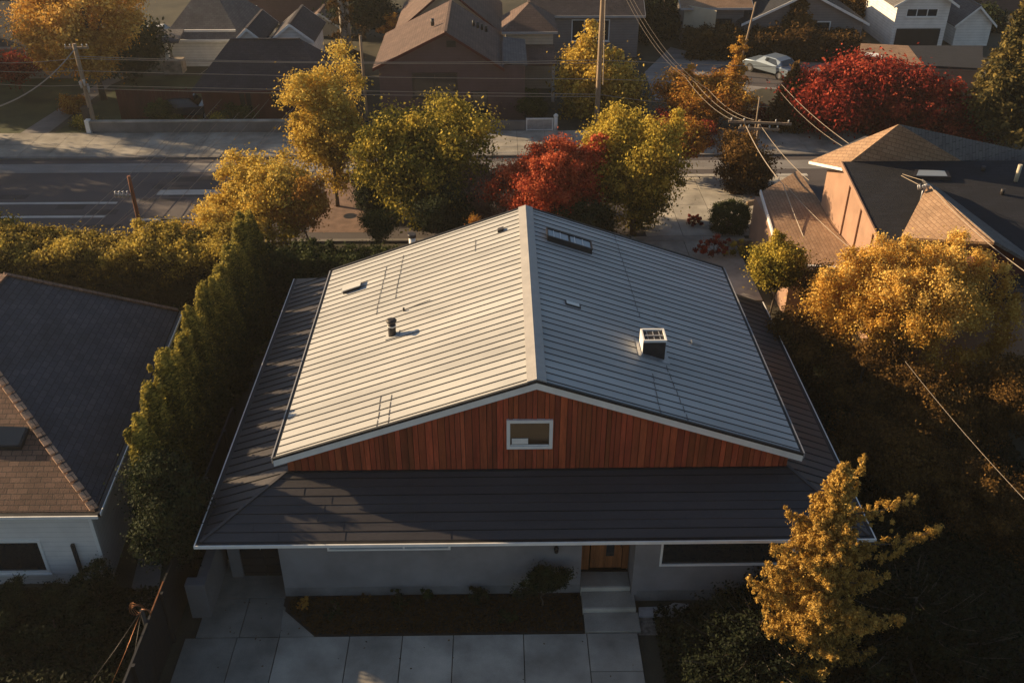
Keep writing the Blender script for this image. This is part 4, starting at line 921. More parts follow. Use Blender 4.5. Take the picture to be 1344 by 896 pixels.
# timber garden frames near the ball bush
m = MB()
for (a, b) in ((((980, 268)), (1005, 262)), ((992, 272), (1020, 302)), ((985, 298), (1003, 314)), ((1003, 314), (1022, 303))):
    p, q = az(*a, .35), az(*b, .35); m.bar(p, q, .12, .3)
tag(m.build('raised_bed', 'pole_pale'), 'pale timber edging of a raised bed beside the round dark bush', 'raised bed')
m = MB(); p, q = az(955, 318, .35), az(1002, 318, .35); m.bar(p, q, .25, .3); tag(m.build('bench', 'pole_pale'), 'low pale timber bench behind the main roof corner', 'bench')

# ================================================================== CARS
def car(label, x, y, rz, col, Lc=4.4):
    o = thing('parked_car', label, 'car', (0, 0, 0)); W = .88
    prof = [(-Lc / 2, .35), (-Lc / 2, .72), (-Lc / 2 + .1, .86), (-1.55, .92), (-1.2, 1.32), (-.7, 1.43), (.35, 1.43), (.95, .98), (1.9, .88), (Lc / 2, .68), (Lc / 2, .35)]
    m = MB(); n = len(prof); b = 0
    for s_, k in ((-1, 1), (1, 1)):
        m.v += [(px, s_ * W * (1 if pz < 1 else .78), pz) for px, pz in prof]
    for i in range(n):
        j = (i + 1) % n; m.f.append([j, i, n + i, n + j]); m.m.append(0); m.t.append(1); m.sm.append(False)
    m.f.append(list(range(n))); m.f.append(list(range(n, 2 * n))[::-1]); m.m += [0, 0]; m.t += [1, 1]; m.sm += [False] * 2
    m.build('body', col, o, .06)
    q = MB()
    for s_ in (-1, 1):
        q.poly([(-1.15, s_ * (W * .985), .97), (.8, s_ * W * .985, .99), (.36, s_ * (W * .79 + .012), 1.37), (-.75, s_ * (W * .79 + .012), 1.37)][::s_])
    q.poly([(.93, -.72, 1.02), (.93, .72, 1.02), (.40, .62, 1.42), (.40, -.62, 1.42)]); q.poly([(-1.53, .72, .97), (-1.53, -.72, .97), (-1.21, -.62, 1.33), (-1.21, .62, 1.33)])
    q.build('windows', 'glass', o)
    for wx in (-1.35, 1.4):
        for s_ in (-1, 1):
            t = MB(); t.tube([(wx, s_ * (W - .2), .33), (wx, s_ * (W + .02), .33)], .33, 16); tw = t.build('wheel', 'tyre', o); t = MB(); t.tube([(wx, s_ * (W + .021), .33), (wx, s_ * (W + .03), .33)], .2, 12); t.build('rim', 'rim', tw)
    for s_ in (-1, 1):
        t = MB(); t.box(Lc / 2 - .03, Lc / 2 + .02, s_ * .62 - .16, s_ * .62 + .16, .56, .7); t.build('headlight', 'lamp', o); t = MB(); t.box(-Lc / 2 - .02, -Lc / 2 + .03, s_ * .66 - .14, s_ * .66 + .14, .62, .76); t.build('tail_light', 'lamp_red', o)
    o.location = (x, y, 0); o.rotation_euler = (0, 0, rz); ORG[o.name] = Vector((x, y, 0)); return o
p = az(1012, 97); car('silver blue car parked on the far street beside the hedge', p.x, p.y, R(128), 'car_silver')
p = az(212, 57); car('pale car parked beside the white stucco house', p.x, p.y, R(5), 'car_white')
p = az(248, 153); car('dark car half hidden by shrubs behind the long low wall', p.x, p.y, R(4), 'car_dark', 4.2)
p = az(962, 48); car('dark blue car under the cream house with the balcony', p.x, p.y, R(95), 'car_dark', 4)
p = az(323, 8); car('dark car at the top edge behind the white stucco house', p.x, p.y, R(10), 'car_dark', 4.2)

# ================================================================== POLES AND WIRES
def pole(label, x, y, h, r, mat, arms=(), cap=None, lean=(0, 0)):
    o = thing('utility_pole', label, 'utility pole', (x, y, 0)); m = MB(); k = 7
    m.tube([(x + lean[0] * i / k, y + lean[1] * i / k, h * i / k) for i in range(k + 1)], [r * (1 - .04 * i) for i in range(k + 1)], 10); m.build('shaft', mat, o)
    for (z, L, a) in arms:
        m = MB(); d = Vector((math.cos(a), math.sin(a), 0)); c = Vector((x + lean[0] * z / h, y + lean[1] * z / h, z)); off = Vector((-d.y, d.x, 0)) * (r + .06)
        m.bar(c - d * L / 2 + off, c + d * L / 2 + off, .1, .12); ar = m.build('crossarm', mat, o); t = MB()
        for s_ in (-.9, -.5, .5, .9):
            q = c + d * L / 2 * s_ + off; t.tube([q + Vector((0, 0, .06)), q + Vector((0, 0, .14)), q + Vector((0, 0, .22))], [.03, .05, .035], 6)
        t.build('insulator', 'galv', ar)
    return o
PA = (-26.3, 60.4); pole('leaning weathered pole at the left end of the low wall', *PA, 5.6, .17, 'pole_pale', [(5.3, 1.5, 0)], lean=(-.15, .2))
m = MB(); 
for i in range(6): a = i * 1.05; m.tube([(PA[0] + .2 * math.cos(a), PA[1] - .1 + .2 * math.sin(a), 2.6 + .1 * i), (PA[0] + .25 * math.cos(a), PA[1] - .1 + .25 * math.sin(a), 3.0 + .1 * i)], .07, 6)
tag(m.build('transformer', 'galv'), 'cluster of cable fittings halfway up the leaning weathered pole', 'transformer')
PB = (-18.35, 44.6); pb = pole('short red brown pole rising out of the shaggy hedge', *PB, 3.35, .12, 'pole_red')
m = MB(); q = Vector((PB[0], PB[1], 2.3)); m.bar(q, q + Vector((-.9, 0, .05)), .08, .1)
for i in range(4): m.tube([q + Vector((-.25 - .2 * i, 0, -.1)), q + Vector((-.25 - .2 * i, 0, .25))], .05, 6)
m.build('bracket', 'galv', pb)
PC = (6.45, 60.4); pole('tall pale pole standing in front of the yellow tree', *PC, 11.5, .17, 'pole_pale', [(11.0, 2.2, 0)])
p = az(482, 158); PD = (p.x, p.y); pole('thin grey pole left of the brown house', *PD, ay(480, 47, p.y).z, .11, 'pole_pale')
p = ay(985, 160, 50.5); PF = (p.x + .5, p.y); pole('pole with white crossarm over the side street', *PF, p.z + .1, .10, 'pole_pale', [(p.z, 3.4, R(172)), (p.z - .35, 2.2, R(172))]); CA = p
p = ay(997, 128, 50.9); m = MB(); m.tube([(p.x, p.y, 0), (p.x, p.y, p.z)], .04, 6); tag(m.build('antenna_post', 'pole_pale'), 'thin bare post beside the pole with white crossarm', 'post')
p = az(968, 100); p2 = ay(992, 3, p.y); o = thing('utility_pole', 'leaning ivy covered pole before the clipped hedge', 'utility pole', (p.x, p.y, 0)); m = MB(); m.tube([p, p.lerp(p2, .5), p2], [.1, .08, .06], 8); m.build('shaft', 'pole_pale', o)
WI = []
def wire(a, b, sag=.4, r=.022, label=None, group=None, n=16, mat='wire'):
    a = Vector(a); b = Vector(b); m = MB(); m.tube([a.lerp(b, i / n) - Vector((0, 0, 4 * sag * (i / n) * (1 - i / n))) for i in range(n + 1)], r, 4); o = m.build('power_line', mat)
    tag(o, label or 'thin power line strung over the far street', 'power line', group or 'power lines over the street'); return o
def Pz(px, py, Y): return ay(px, py, Y)
H_ = 'thin horizontal power line running along the far pavement'
for (a, b, s_) in (((97, 74), (785, 79), .25), ((97, 77), (785, 83), .15), ((99, 93), (785, 104), .1), ((104, 112), (785, 124), .05), ((106, 116), (785, 127), .12)):
    wire(Pz(*a, 60.4), Pz(*b, 60.4), s_, .022, H_, 'horizontal power lines from the leaning pole')
for (a, b) in (((786, 79), (1500, 92)), ((786, 104), (1500, 108)), ((786, 124), (1010, 140))): wire(Pz(*a, 60.4), Pz(*b, 60.2), .25, .018, 'thin power line right of the tall pale pole', 'power lines right of the tall pole')
for (a, b) in (((-60, 80), (97, 77)), ((-60, 88), (97, 93)), ((-60, 104), (104, 112))): wire(Pz(*a, 60.4), Pz(*b, 60.4), .2, .016, 'faint power line left of the leaning pole', 'power lines left of the leaning pole')
for i, (xa, xb) in enumerate(((75, 255), (92, 268), (108, 292), (132, 300), (158, 322), (192, 352), (214, 380), (120, 345), (230, 395))):
    wire(Pz(xa - 60, 365, 38), Pz(xb + 22, 120 - 8 * (i % 3), 66), .35, .016, 'diagonal power line crossing the road towards the maroon roof', 'diagonal power lines across the road')
wire(Pz(270, 95, 63), Pz(350, 25, 78), .2, .018, 'short double cable rising past the maroon roof', 'short cables over the maroon roof'); wire(Pz(262, 98, 63), Pz(342, 25, 78), .2, .018, 'short double cable rising past the maroon roof', 'short cables over the maroon roof')
wire((PA[0], PA[1] - .1, 5.4), Pz(-60, 152, 48), .9, .04, 'thick sagging cable from the leaning pole to the left edge')
wire(Pz(-40, 55, 62), Pz(34, 20, 66), .1, .03, 'thick cable entering the golden tree at the top left')
tC = Vector((PC[0], PC[1], 11.0))
for i, e in enumerate(((900, 102), (912, 108), (930, 118))):
    wire(tC + Vector((.3 * i, 0, -.3 * i)), Pz(*e, 56), 1.0, .010, 'sagging cable from the tall pole to the orange bush', 'cables sagging from the tall pole')
    wire(Pz(*e, 56), Vector((CA.x - 1 + i * .6, CA.y, CA.z + .1)), .3, .010, 'low cable from the orange bush to the white crossarm', 'cables reaching the white crossarm')
wire(Pz(1024, 109, 60), MAST + Vector((-.2, 0, .1)), .5, .014, 'cable from the silver car to the mast on the black roof')
wire(Pz(1022, 118, 60), MAST + Vector((-.1, 0, .3)), .8, .012, 'lower cable of the pair ending at the roof mast')
wire(MAST + Vector((.2, 0, .1)), Pz(1400, 392, 26), .3, .014, 'cable from the roof mast to the right edge')
a = CA + Vector((0, 0, .1)); k = Pz(1028, 242, 43); e = Pz(1072, 350, 36)
wire(a + Vector((-.3, 0, -.2)), k, .25, .024, 'thick pale cable dropping from the white crossarm'); wire(k, e, .1, .024, 'thick pale cable crossing the tan garage roof'); wire(a + Vector((.5, 0, -.2)), Pz(1062, 237, 44), .2, .016, 'thin cable from the crossarm to the garage roof edge')
wire(k + Vector((.1, 0, 0)), Pz(1124, 332, 36.5), .15, .014, 'thin cable forking over the tan garage roof')
wire(Pz(1188, 474, 26), Pz(1400, 712, 18), .15, .006, 'single thin wire over the dark trees at the right')
wire(tC + Vector((.1, -.2, -1.2)), (PC[0] + .25, PC[1] - .3, 3.0), -.1, .03, 'loose cable hanging down the tall pale pole')
# cable bundle at the end of the black fence
o = thing('cable_bundle', 'copper coloured cable bundle on a short post by the black fence', 'cable bundle', (-9.6, 17.6, 0))
c = az(186, 800, 2.35); m = MB(); m.tube([(c.x, c.y, 0), (c.x, c.y, 2.35)], .06, 8); m.build('post', 'black_paint', o)
m = MB()
for i in range(4):
    r_ = .16 + .03 * i; m.tube([c + Vector((-.12 + r_ * math.cos(t) * .8, .06 * math.sin(t * 2 + i), .05 + r_ * math.sin(t) * .8)) for t in np.linspace(0, 6.0, 18)], .005, 5)
for i in range(4): m.tube([c + Vector((.02 * i, 0, .02)), c + Vector((.12 + .04 * i, .02, .02 - .03 * i)), c + Vector((.18, .0, -.12 - .04 * i))], .01, 5)
m.build('coil', 'copper', o)
for (px, py, mt) in ((112, 905, 'vent_metal'), (143, 905, 'copper'), (167, 905, 'vent_metal')):
    m = MB(); e = ay(px, py, c.y - 1.6); m.tube([c, c.lerp(e, .5) - Vector((0, 0, .05)), e], .007, 5); m.build('cable', mt, o)

# ================================================================== VEGETATION
def ptree(name, label, px, py, rx, ry, Y, mat, base=None, ryd=None, **k):
    """crown centred on a point at distance Y, radii given in the photograph's scale"""
    c = ay(px, py, Y); q = mpp(Y, c.z); RX, RZ_ = rx * q, ry * q
    b = (c.x, c.y, 0) if base is None else base
    return tree(name, label, k.pop('cat', 'tree'), b, tuple(c), (RX, ryd or RX * .9, RZ_), mat, **k)
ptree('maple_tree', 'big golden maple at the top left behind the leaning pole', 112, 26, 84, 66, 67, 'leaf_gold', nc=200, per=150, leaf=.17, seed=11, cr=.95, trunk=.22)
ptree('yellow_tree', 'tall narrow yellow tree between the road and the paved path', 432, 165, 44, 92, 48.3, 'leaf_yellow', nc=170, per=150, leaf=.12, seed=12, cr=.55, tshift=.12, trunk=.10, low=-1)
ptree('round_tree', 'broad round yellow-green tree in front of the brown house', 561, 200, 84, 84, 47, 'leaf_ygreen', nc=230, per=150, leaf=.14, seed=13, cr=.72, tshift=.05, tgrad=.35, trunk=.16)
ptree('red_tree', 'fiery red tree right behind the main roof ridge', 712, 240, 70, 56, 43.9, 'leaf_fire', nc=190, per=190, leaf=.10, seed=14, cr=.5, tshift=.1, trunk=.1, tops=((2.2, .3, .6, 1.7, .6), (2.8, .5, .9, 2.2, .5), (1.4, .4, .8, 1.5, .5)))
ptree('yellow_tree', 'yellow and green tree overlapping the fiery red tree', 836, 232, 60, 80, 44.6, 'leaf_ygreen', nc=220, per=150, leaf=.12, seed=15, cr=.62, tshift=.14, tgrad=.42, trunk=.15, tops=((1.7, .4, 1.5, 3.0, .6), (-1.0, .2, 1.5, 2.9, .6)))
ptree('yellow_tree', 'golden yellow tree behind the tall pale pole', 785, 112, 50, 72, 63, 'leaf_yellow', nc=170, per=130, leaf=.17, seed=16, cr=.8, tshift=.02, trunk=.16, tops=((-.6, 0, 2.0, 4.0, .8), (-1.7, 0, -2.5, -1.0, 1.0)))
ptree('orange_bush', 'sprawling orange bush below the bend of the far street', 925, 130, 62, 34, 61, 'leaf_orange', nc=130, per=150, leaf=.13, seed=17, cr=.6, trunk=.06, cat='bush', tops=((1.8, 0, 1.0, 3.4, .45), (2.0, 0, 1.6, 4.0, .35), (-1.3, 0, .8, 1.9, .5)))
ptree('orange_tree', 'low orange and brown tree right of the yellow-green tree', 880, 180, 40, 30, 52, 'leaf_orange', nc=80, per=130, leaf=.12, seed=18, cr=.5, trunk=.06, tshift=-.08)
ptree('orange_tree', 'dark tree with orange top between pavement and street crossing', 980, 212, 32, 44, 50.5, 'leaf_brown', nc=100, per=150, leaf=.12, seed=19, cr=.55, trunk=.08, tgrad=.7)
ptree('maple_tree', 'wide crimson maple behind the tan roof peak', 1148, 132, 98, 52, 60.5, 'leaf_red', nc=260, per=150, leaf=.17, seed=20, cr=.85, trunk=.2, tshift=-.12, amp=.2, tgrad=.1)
ptree('maple_tree', 'small dark maroon tree in the shade behind the right house', 1240, 180, 48, 30, 58, 'leaf_red', nc=80, per=120, leaf=.15, seed=21, cr=.6, trunk=.1, tshift=-.42)
conifer('conifer', 'tall bronze conifer at the right edge', 'tree', az(1308, 185), ay(1308, -35, az(1308, 185).y).z, 3.1, 'leaf_pine', seed=22, nb=130, per=330, leaf=.16, z0=1.0, droop=.1, trunk=.2, sp=.42, lit=.35)
conifer('conifer', 'small brown conifer among the houses at the top', 'tree', az(1040, 66), ay(1040, -12, az(1040, 66).y).z, 2.1, 'leaf_brown', seed=23, nb=70, per=200, leaf=.17, z0=.6, droop=.05, trunk=.12, sp=.4, lit=.4)
conifer('conifer', 'slim olive conifer left of the crimson maple', 'tree', az(1032, 170), ay(1048, 82, az(1040, 170).y).z, 1.7, 'leaf_brown', seed=24, nb=70, per=200, leaf=.13, z0=.3, droop=.0, trunk=.1, sp=.35, lit=.3)
for i, (px, py, rx, ry, Y, lab) in enumerate(((872, 18, 48, 46, 84, 'large dark green tree at the top beside the bend in the street'), (475, 8, 34, 22, 83, 'dark tree behind the birch trunk at the top'), (800, 5, 30, 26, 90, 'dark tree behind the grey house and tall pole'),
        (1110, 5, 40, 16, 88, 'dark low tree between the black roofed house and the white house'), (1290, 32, 34, 30, 86, 'dark tree left of the tall bronze conifer'), (20, 30, 30, 20, 84, 'dark tree at the far left edge behind the roof'), (170, 60, 34, 32, 72, 'dark tree behind the golden maple'))):
    ptree('dark_tree', lab, px, py, rx, ry, Y, 'leaf_dark' if i != 3 else 'leaf_brown', nc=110, per=110, leaf=.22, seed=30 + i, cr=.9, trunk=.15)
ptree('red_bush', 'thin red bush by the left edge before the dark grey roof', 22, 88, 30, 18, 68, 'leaf_red', nc=40, per=90, leaf=.14, seed=38, cr=.5, trunk=.04, tshift=-.25, cat='bush')
ptree('yellow_bush', 'bright yellow bush tree above the shaggy hedge', 348, 254, 62, 58, 43.2, 'leaf_yellow', nc=150, per=160, leaf=.11, seed=39, cr=.5, trunk=.08, tshift=.15, cat='bush')
ptree('yellow_bush', 'low yellow bush joining the shaggy hedge to the bright yellow bush', 292, 296, 46, 30, 42.0, 'leaf_yellow', nc=90, per=150, leaf=.10, seed=139, cr=.42, trunk=.05, tshift=.05, cat='bush')
ptree('orange_bush', 'orange tinged bush between yellow bush and paved path', 398, 272, 40, 34, 42.0, 'leaf_orange', nc=80, per=150, leaf=.10, seed=40, cr=.42, trunk=.06, cat='bush')
ptree('green_bush', 'yellow-green bush at the left edge by the road', 12, 322, 40, 44, 41.5, 'leaf_ygreen', nc=100, per=150, leaf=.11, seed=41, cr=.5, trunk=.06, cat='bush')
ptree('twiggy_bush', 'bare reddish twiggy bush between the round tree and the red tree', 640, 254, 40, 44, 44.5, 'leaf_twig', nc=70, per=110, leaf=.05, seed=42, cr=.55, trunk=.05, limbs=40, cat='bush', asp=4)
ptree('green_bush', 'dark green bush at the foot of the round tree', 590, 275, 46, 30, 43.5, 'leaf_dark', nc=80, per=120, leaf=.10, seed=43, cr=.5, trunk=.05, cat='bush')
ptree('green_bush', 'low dark bush under the yellow and green tree', 770, 292, 40, 24, 42.3, 'leaf_dark', nc=60, per=120, leaf=.10, seed=44, cr=.45, trunk=.05, cat='bush')
ptree('orange_bush', 'tiny orange shrub peeping over the far eave', 625, 292, 9, 9, 40.5, 'leaf_orange', nc=16, per=90, leaf=.06, seed=45, cr=.2, trunk=.02, cat='bush')
ptree('green_bush', 'low clipped green bush beside the paved path', 500, 298, 26, 16, 42.6, 'leaf_green', nc=50, per=110, leaf=.08, seed=46, cr=.32, trunk=.03, cat='bush')
ptree('column_shrub', 'dark columnar shrub left of the brick garden pier', 486, 252, 17, 34, 47, 'leaf_dark', nc=80, per=130, leaf=.08, seed=47, cr=.35, trunk=.05, cat='shrub', amp=.05)
c = ay(957, 286, 45.0); tree('topiary', 'clipped dark green ball bush on the paved side garden', 'bush', (c.x, c.y, 0), (c.x, c.y, c.z), (1.02, 1.02, 1.0), 'leaf_green', nc=170, per=110, leaf=.06, seed=48, cr=.2, amp=.03, trunk=.06, crownname='foliage')
shrub('red_bush', 'maroon bush beside the driveway behind the main roof', 'bush', az(935, 338), .8, 1.0, 'leaf_red', seed=49, tshift=-.35)
shrub('red_bush', 'low maroon ground bush beside the clipped ball bush', 'bush', az(910, 294), .6, .5, 'leaf_red', seed=50, tshift=-.4)
c = az(955, 322, .6); hedge('hedge', 'small bright yellow-green clipped strip hedge near the ball bush', [(c.x - .1, c.y), (c.x + 1.6, c.y)], .6, .7, .7, 'leaf_ygreen', seed=51, per=180, leaf=.05, cr=.16, tshift=.3)
ptree('green_bush', 'yellow-green bush between the roof corner and the golden tree', 1022, 344, 36, 36, 34.5, 'leaf_ygreen', nc=120, per=170, leaf=.08, seed=52, cr=.34, trunk=.06, tshift=.12, cat='bush', tops=((-.2, 0, .8, 1.3, .3),))
# golden tree, right
ptree('golden_tree', 'large golden tree with upright shoots in front of the tan house', 1196, 400, 96, 66, 30.5, 'leaf_gold', nc=420, per=190, leaf=.075, seed=56, cr=.40, trunk=.16, tshift=-.02, flat=1.0, limbs=16, base=(14.5, 29.5, 0),
      tops=((-3.3, .2, -.6, 1.2, .6), (-2.5, .3, .2, 2.0, .55), (-1.5, .2, .8, 2.2, .55), (-.5, .2, 1.0, 2.7, .55), (.5, .3, 1.0, 2.3, .55), (1.3, .2, 1.0, 2.7, .52), (2.3, .1, .3, 2.1, .55), (3.1, 0, -.6, 1.5, .5), (3.7, -.2, -1.6, .4, .45),
            (2.4, -1.0, -3.7, -1.2, .6), (1.5, -1.3, -3.1, -1.0, .65), (3.1, -.8, -3.0, -.8, .55), (.4, -1.5, -2.2, -.6, .6), (-2.6, -.6, -1.6, -.2, .6), (-1.3, -1.2, -1.9, -.4, .6)))
# bronze trees in the shade of the house
for i, (px, py, rx, ry, Y, ts) in enumerate(((1048, 445, 50, 46, 30.7, -.1), (1085, 378, 34, 24, 33.5, .0), (1130, 500, 74, 46, 28.4, -.15), (1222, 545, 76, 50, 27.2, -.15), (1318, 520, 70, 56, 28.0, -.12), (1150, 600, 74, 46, 24.9, -.2), (1265, 640, 84, 54, 23.8, -.2), (1345, 700, 60, 56, 22.0, -.25))):
    lab = ('bronze brown tree nearest the right roof slope, below the yellow-green bush', 'small brown tree between the yellow-green bush and the golden tree', 'shaded bronze tree just below the golden tree', 'shaded bronze tree under the lowest golden shoots', 'bronze tree at the right edge below the golden tree', 'dim brown tree beside the lower right roof corner', 'broad dim brown tree near the right edge in deep shade', 'darkest tree at the lower right edge')[i]
    ptree('bronze_tree', lab, px, py, rx, ry, Y, 'leaf_brown', nc=130, per=190, leaf=.075, seed=60 + i, cr=.4, trunk=.1, tshift=ts + .14, tgrad=.2)
# foreground conifers
b0 = ay(1110, 606, 17.4); TH = b0.z; b0 = Vector((b0.x, 17.4, 0))
def tufted(name, label, b, Ht, extra):
    rng = np.random.default_rng(71); root = thing(name, label, 'tree', b); mb = MB()
    mb.tube([b, b + Vector((.04, .02, Ht * .5)), b + Vector((0, 0, Ht * .98))], [.15, .09, .02], 8); C = []; Rr = []; Dn = []
    br = []; nb = 260
    for i in range(nb):
        f = (i + rng.random()) / nb; z = .6 + (Ht - .75) * f; L = (.12 + 1.62 * (1 - f) ** .85) * rng.choice([.3, .4, .5, .65, .8, .95, 1.1])
        br.append((z, i * 2.399 + rng.normal() * .5, L))
    for (z, a, L) in br + [(z_, a_, L_ * (.78 if math.cos(a_) < 0 else .95)) for (z_, a_, L_) in extra]:
        dx, dy = math.cos(a), math.sin(a); k = max(4, int(L / .034)); bend = rng.normal() * .25
        def P(s): return np.array([b.x + (dx - dy * bend * s) * s * L, b.y + (dy + dx * bend * s) * s * L, b.z + z + L * (-.16 * s + .42 * s ** 3)])
        for j in range(k):
            s_ = (j + .6 + rng.normal() * .2) / k
            
            w = (.035 + .10 * rng.random() ** 1.5) * (1.15 - .4 * s_) * (1.1 - .45 * z / Ht)
            lat = rng.normal() * .24 * (1.1 - s_) * min(1.6, .3 + L); q = P(s_) + np.array([-dy * lat, dx * lat, .04 - abs(lat) * .35 + rng.normal() * .05]); C.append(q); Rr.append(w); Dn.append(.5 * rng.random() + .25)
        mb.tube([Vector(P(e)) for e in (0, .3, .65, .98)], [.012 + .016 * L, .01 + .01 * L, .012, .006], 4)
    C = np.array(C); Rr = np.array(Rr); Dn = np.array(Dn); per = 70; d = sph(rng, len(C) * per); idx = np.repeat(np.arange(len(C)), per)
    off = d * (Rr[idx] * (.2 + .75 * np.abs(rng.normal(size=len(idx)))))[:, None]; hang = rng.random(len(idx)) ** 2 * Dn[idx] * Rr[idx] * 4.5; off[:, 2] -= hang
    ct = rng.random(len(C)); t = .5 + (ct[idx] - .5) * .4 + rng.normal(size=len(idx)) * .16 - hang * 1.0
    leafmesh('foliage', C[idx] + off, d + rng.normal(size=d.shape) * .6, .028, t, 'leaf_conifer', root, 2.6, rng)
    mb.build('trunk', 'bark', root); return root
rg = random.Random(5)
ex = [(6.35, .25, 1.15), (5.6, .05, 2.1), (4.7, -.12, 2.75), (5.3, 3.3, 1.4), (4.6, 3.0, 1.9), (3.9, 3.35, 2.1), (2.9, 3.05, 2.3), (3.5, -.5, 1.7), (2.7, -.3, 2.2), (2.0, 3.6, 2.1), (3.3, 4.2, 1.7), (1.8, 4.5, 1.9), (4.3, 4.4, 1.3), (2.4, 5.2, 1.7), (5.1, 4.6, .95)]
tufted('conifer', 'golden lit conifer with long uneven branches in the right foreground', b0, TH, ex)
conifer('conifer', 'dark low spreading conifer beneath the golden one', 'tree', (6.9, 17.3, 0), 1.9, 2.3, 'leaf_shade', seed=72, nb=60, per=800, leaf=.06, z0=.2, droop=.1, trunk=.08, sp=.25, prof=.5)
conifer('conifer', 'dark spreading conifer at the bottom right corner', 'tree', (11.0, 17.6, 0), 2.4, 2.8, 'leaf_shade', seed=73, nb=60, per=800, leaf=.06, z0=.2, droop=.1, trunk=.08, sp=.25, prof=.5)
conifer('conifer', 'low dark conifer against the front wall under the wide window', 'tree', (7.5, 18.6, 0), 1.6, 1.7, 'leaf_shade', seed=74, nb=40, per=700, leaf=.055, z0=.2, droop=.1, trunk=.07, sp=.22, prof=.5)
# cedar row
def cedar(mat_seed, H, rb, base, label, group):
    rng = np.random.default_rng(mat_seed); root = thing('cedar', label, 'tree', base, group); b = Vector(base)
    nc = 290; f = rng.random(nc) ** .8; ang = rng.random(nc) * 6.283; prof = rb * np.clip(1 - f, 0, 1) ** .6 * (.35 + .65 * np.minimum(1, f * 6 + .5)) * (.85 + .3 * rng.random(nc))
    pc = np.stack([b.x + np.cos(ang) * prof * .8, b.y + np.sin(ang) * prof * .8, .15 + f * (H - .3)], 1); crr = .17 + .09 * rng.random(nc)
    tp = np.stack([b.x + rng.normal(size=14) * .16, b.y + rng.normal(size=14) * .16, H + .2 - 1.3 * rng.random(14)], 1); pc = np.vstack([pc, tp]); crr = np.append(crr, np.full(14, .07))
    d = sph(rng, len(pc) * 130); idx = np.repeat(np.arange(len(pc)), 130); off = d * crr[idx][:, None] * (.5 + .5 * rng.random(len(idx)))[:, None]; off[:, 2] *= 2.4
    p = pc[idx] + off; nn = d + rng.normal(size=d.shape) * .5; ct = rng.random(len(pc)); t = .32 + (ct[idx] - .5) * .35 + rng.normal(size=len(idx)) * .15 + .8 * (p[:, 2] / H - .55)  # height term brightens the tips: sunlight put into the leaf colour
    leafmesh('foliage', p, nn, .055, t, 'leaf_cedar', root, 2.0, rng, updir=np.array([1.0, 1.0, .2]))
    m = MB(); m.tube([b, b + Vector((0, 0, H * .8))], [.09, .03], 6); m.build('trunk', 'bark', root); return root
GRP = 'clipped cedars between the two roofs'
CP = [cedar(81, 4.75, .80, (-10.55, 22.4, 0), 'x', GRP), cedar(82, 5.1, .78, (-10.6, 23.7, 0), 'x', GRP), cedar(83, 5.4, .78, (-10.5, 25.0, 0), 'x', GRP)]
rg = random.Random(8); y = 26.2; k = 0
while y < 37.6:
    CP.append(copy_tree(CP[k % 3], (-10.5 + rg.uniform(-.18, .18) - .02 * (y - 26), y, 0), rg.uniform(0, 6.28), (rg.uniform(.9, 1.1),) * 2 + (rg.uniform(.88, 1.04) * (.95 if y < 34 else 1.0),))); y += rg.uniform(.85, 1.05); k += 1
for i, o in enumerate(CP):
    n = len(CP); o['label'] = 'tall green cedar in the dense row between the slate roof and main roof'
ptree('green_bush', 'lower dark bush between the cedar row and the black fence', 222, 700, 34, 46, 20.3, 'leaf_dark', nc=110, per=150, leaf=.07, seed=89, cr=.34, trunk=.06, cat='bush')
ptree('green_bush', 'dark leafy bush at the near end of the cedar row', 228, 650, 48, 54, 21.3, 'leaf_dark', nc=120, per=170, leaf=.07, seed=90, cr=.36, trunk=.06, cat='bush')
# hedges
hedge('hedge', 'tall shaggy hedge between slate roof and road, sunlit top painted gold', [(-26.5, 39.0), (-10.8, 38.2)], 2.6, 2.45, 2.9, 'leaf_hedge', seed=91, per=300, leaf=.085, cr=.40, tshift=.0, tgrad=1.1)  # strong height gradient paints the shaded face and the sunlit top
hedge('hedge', 'dark green hedge beyond the far end of the left skirt roof', [(-11.0, 38.2), (-4.6, 38.2)], 2.2, 2.3, 2.1, 'leaf_green', seed=92, per=190, leaf=.08, cr=.32, tshift=.0, tgrad=.5)
hedge('hedge', 'clipped dark hedge along the far street below the cream house', [(az(905, 76).x, az(905, 76).y + 1), (az(1125, 80).x, az(1125, 80).y + 1)], 3.2, 1.7, 1.9, 'leaf_brown', seed=93, per=110, leaf=.15, cr=.45, tshift=-.1)
hedge('hedge', 'low dark hedge at the bottom left corner', [(-16, 18.6), (-11.2, 18.6)], 1.0, .9, .9, 'leaf_dark', seed=94, per=260, leaf=.055, cr=.26)
hedge('hedge', 'dim planting strip beyond the crossing beside the dark tree', [(az(990, 190).x, 57.9 + 2.6), (az(1060, 190).x, 57.9 + 2.6)], 1.4, 1.0, 1.0, 'leaf_red', seed=95, per=110, leaf=.12, cr=.35, tshift=-.4)
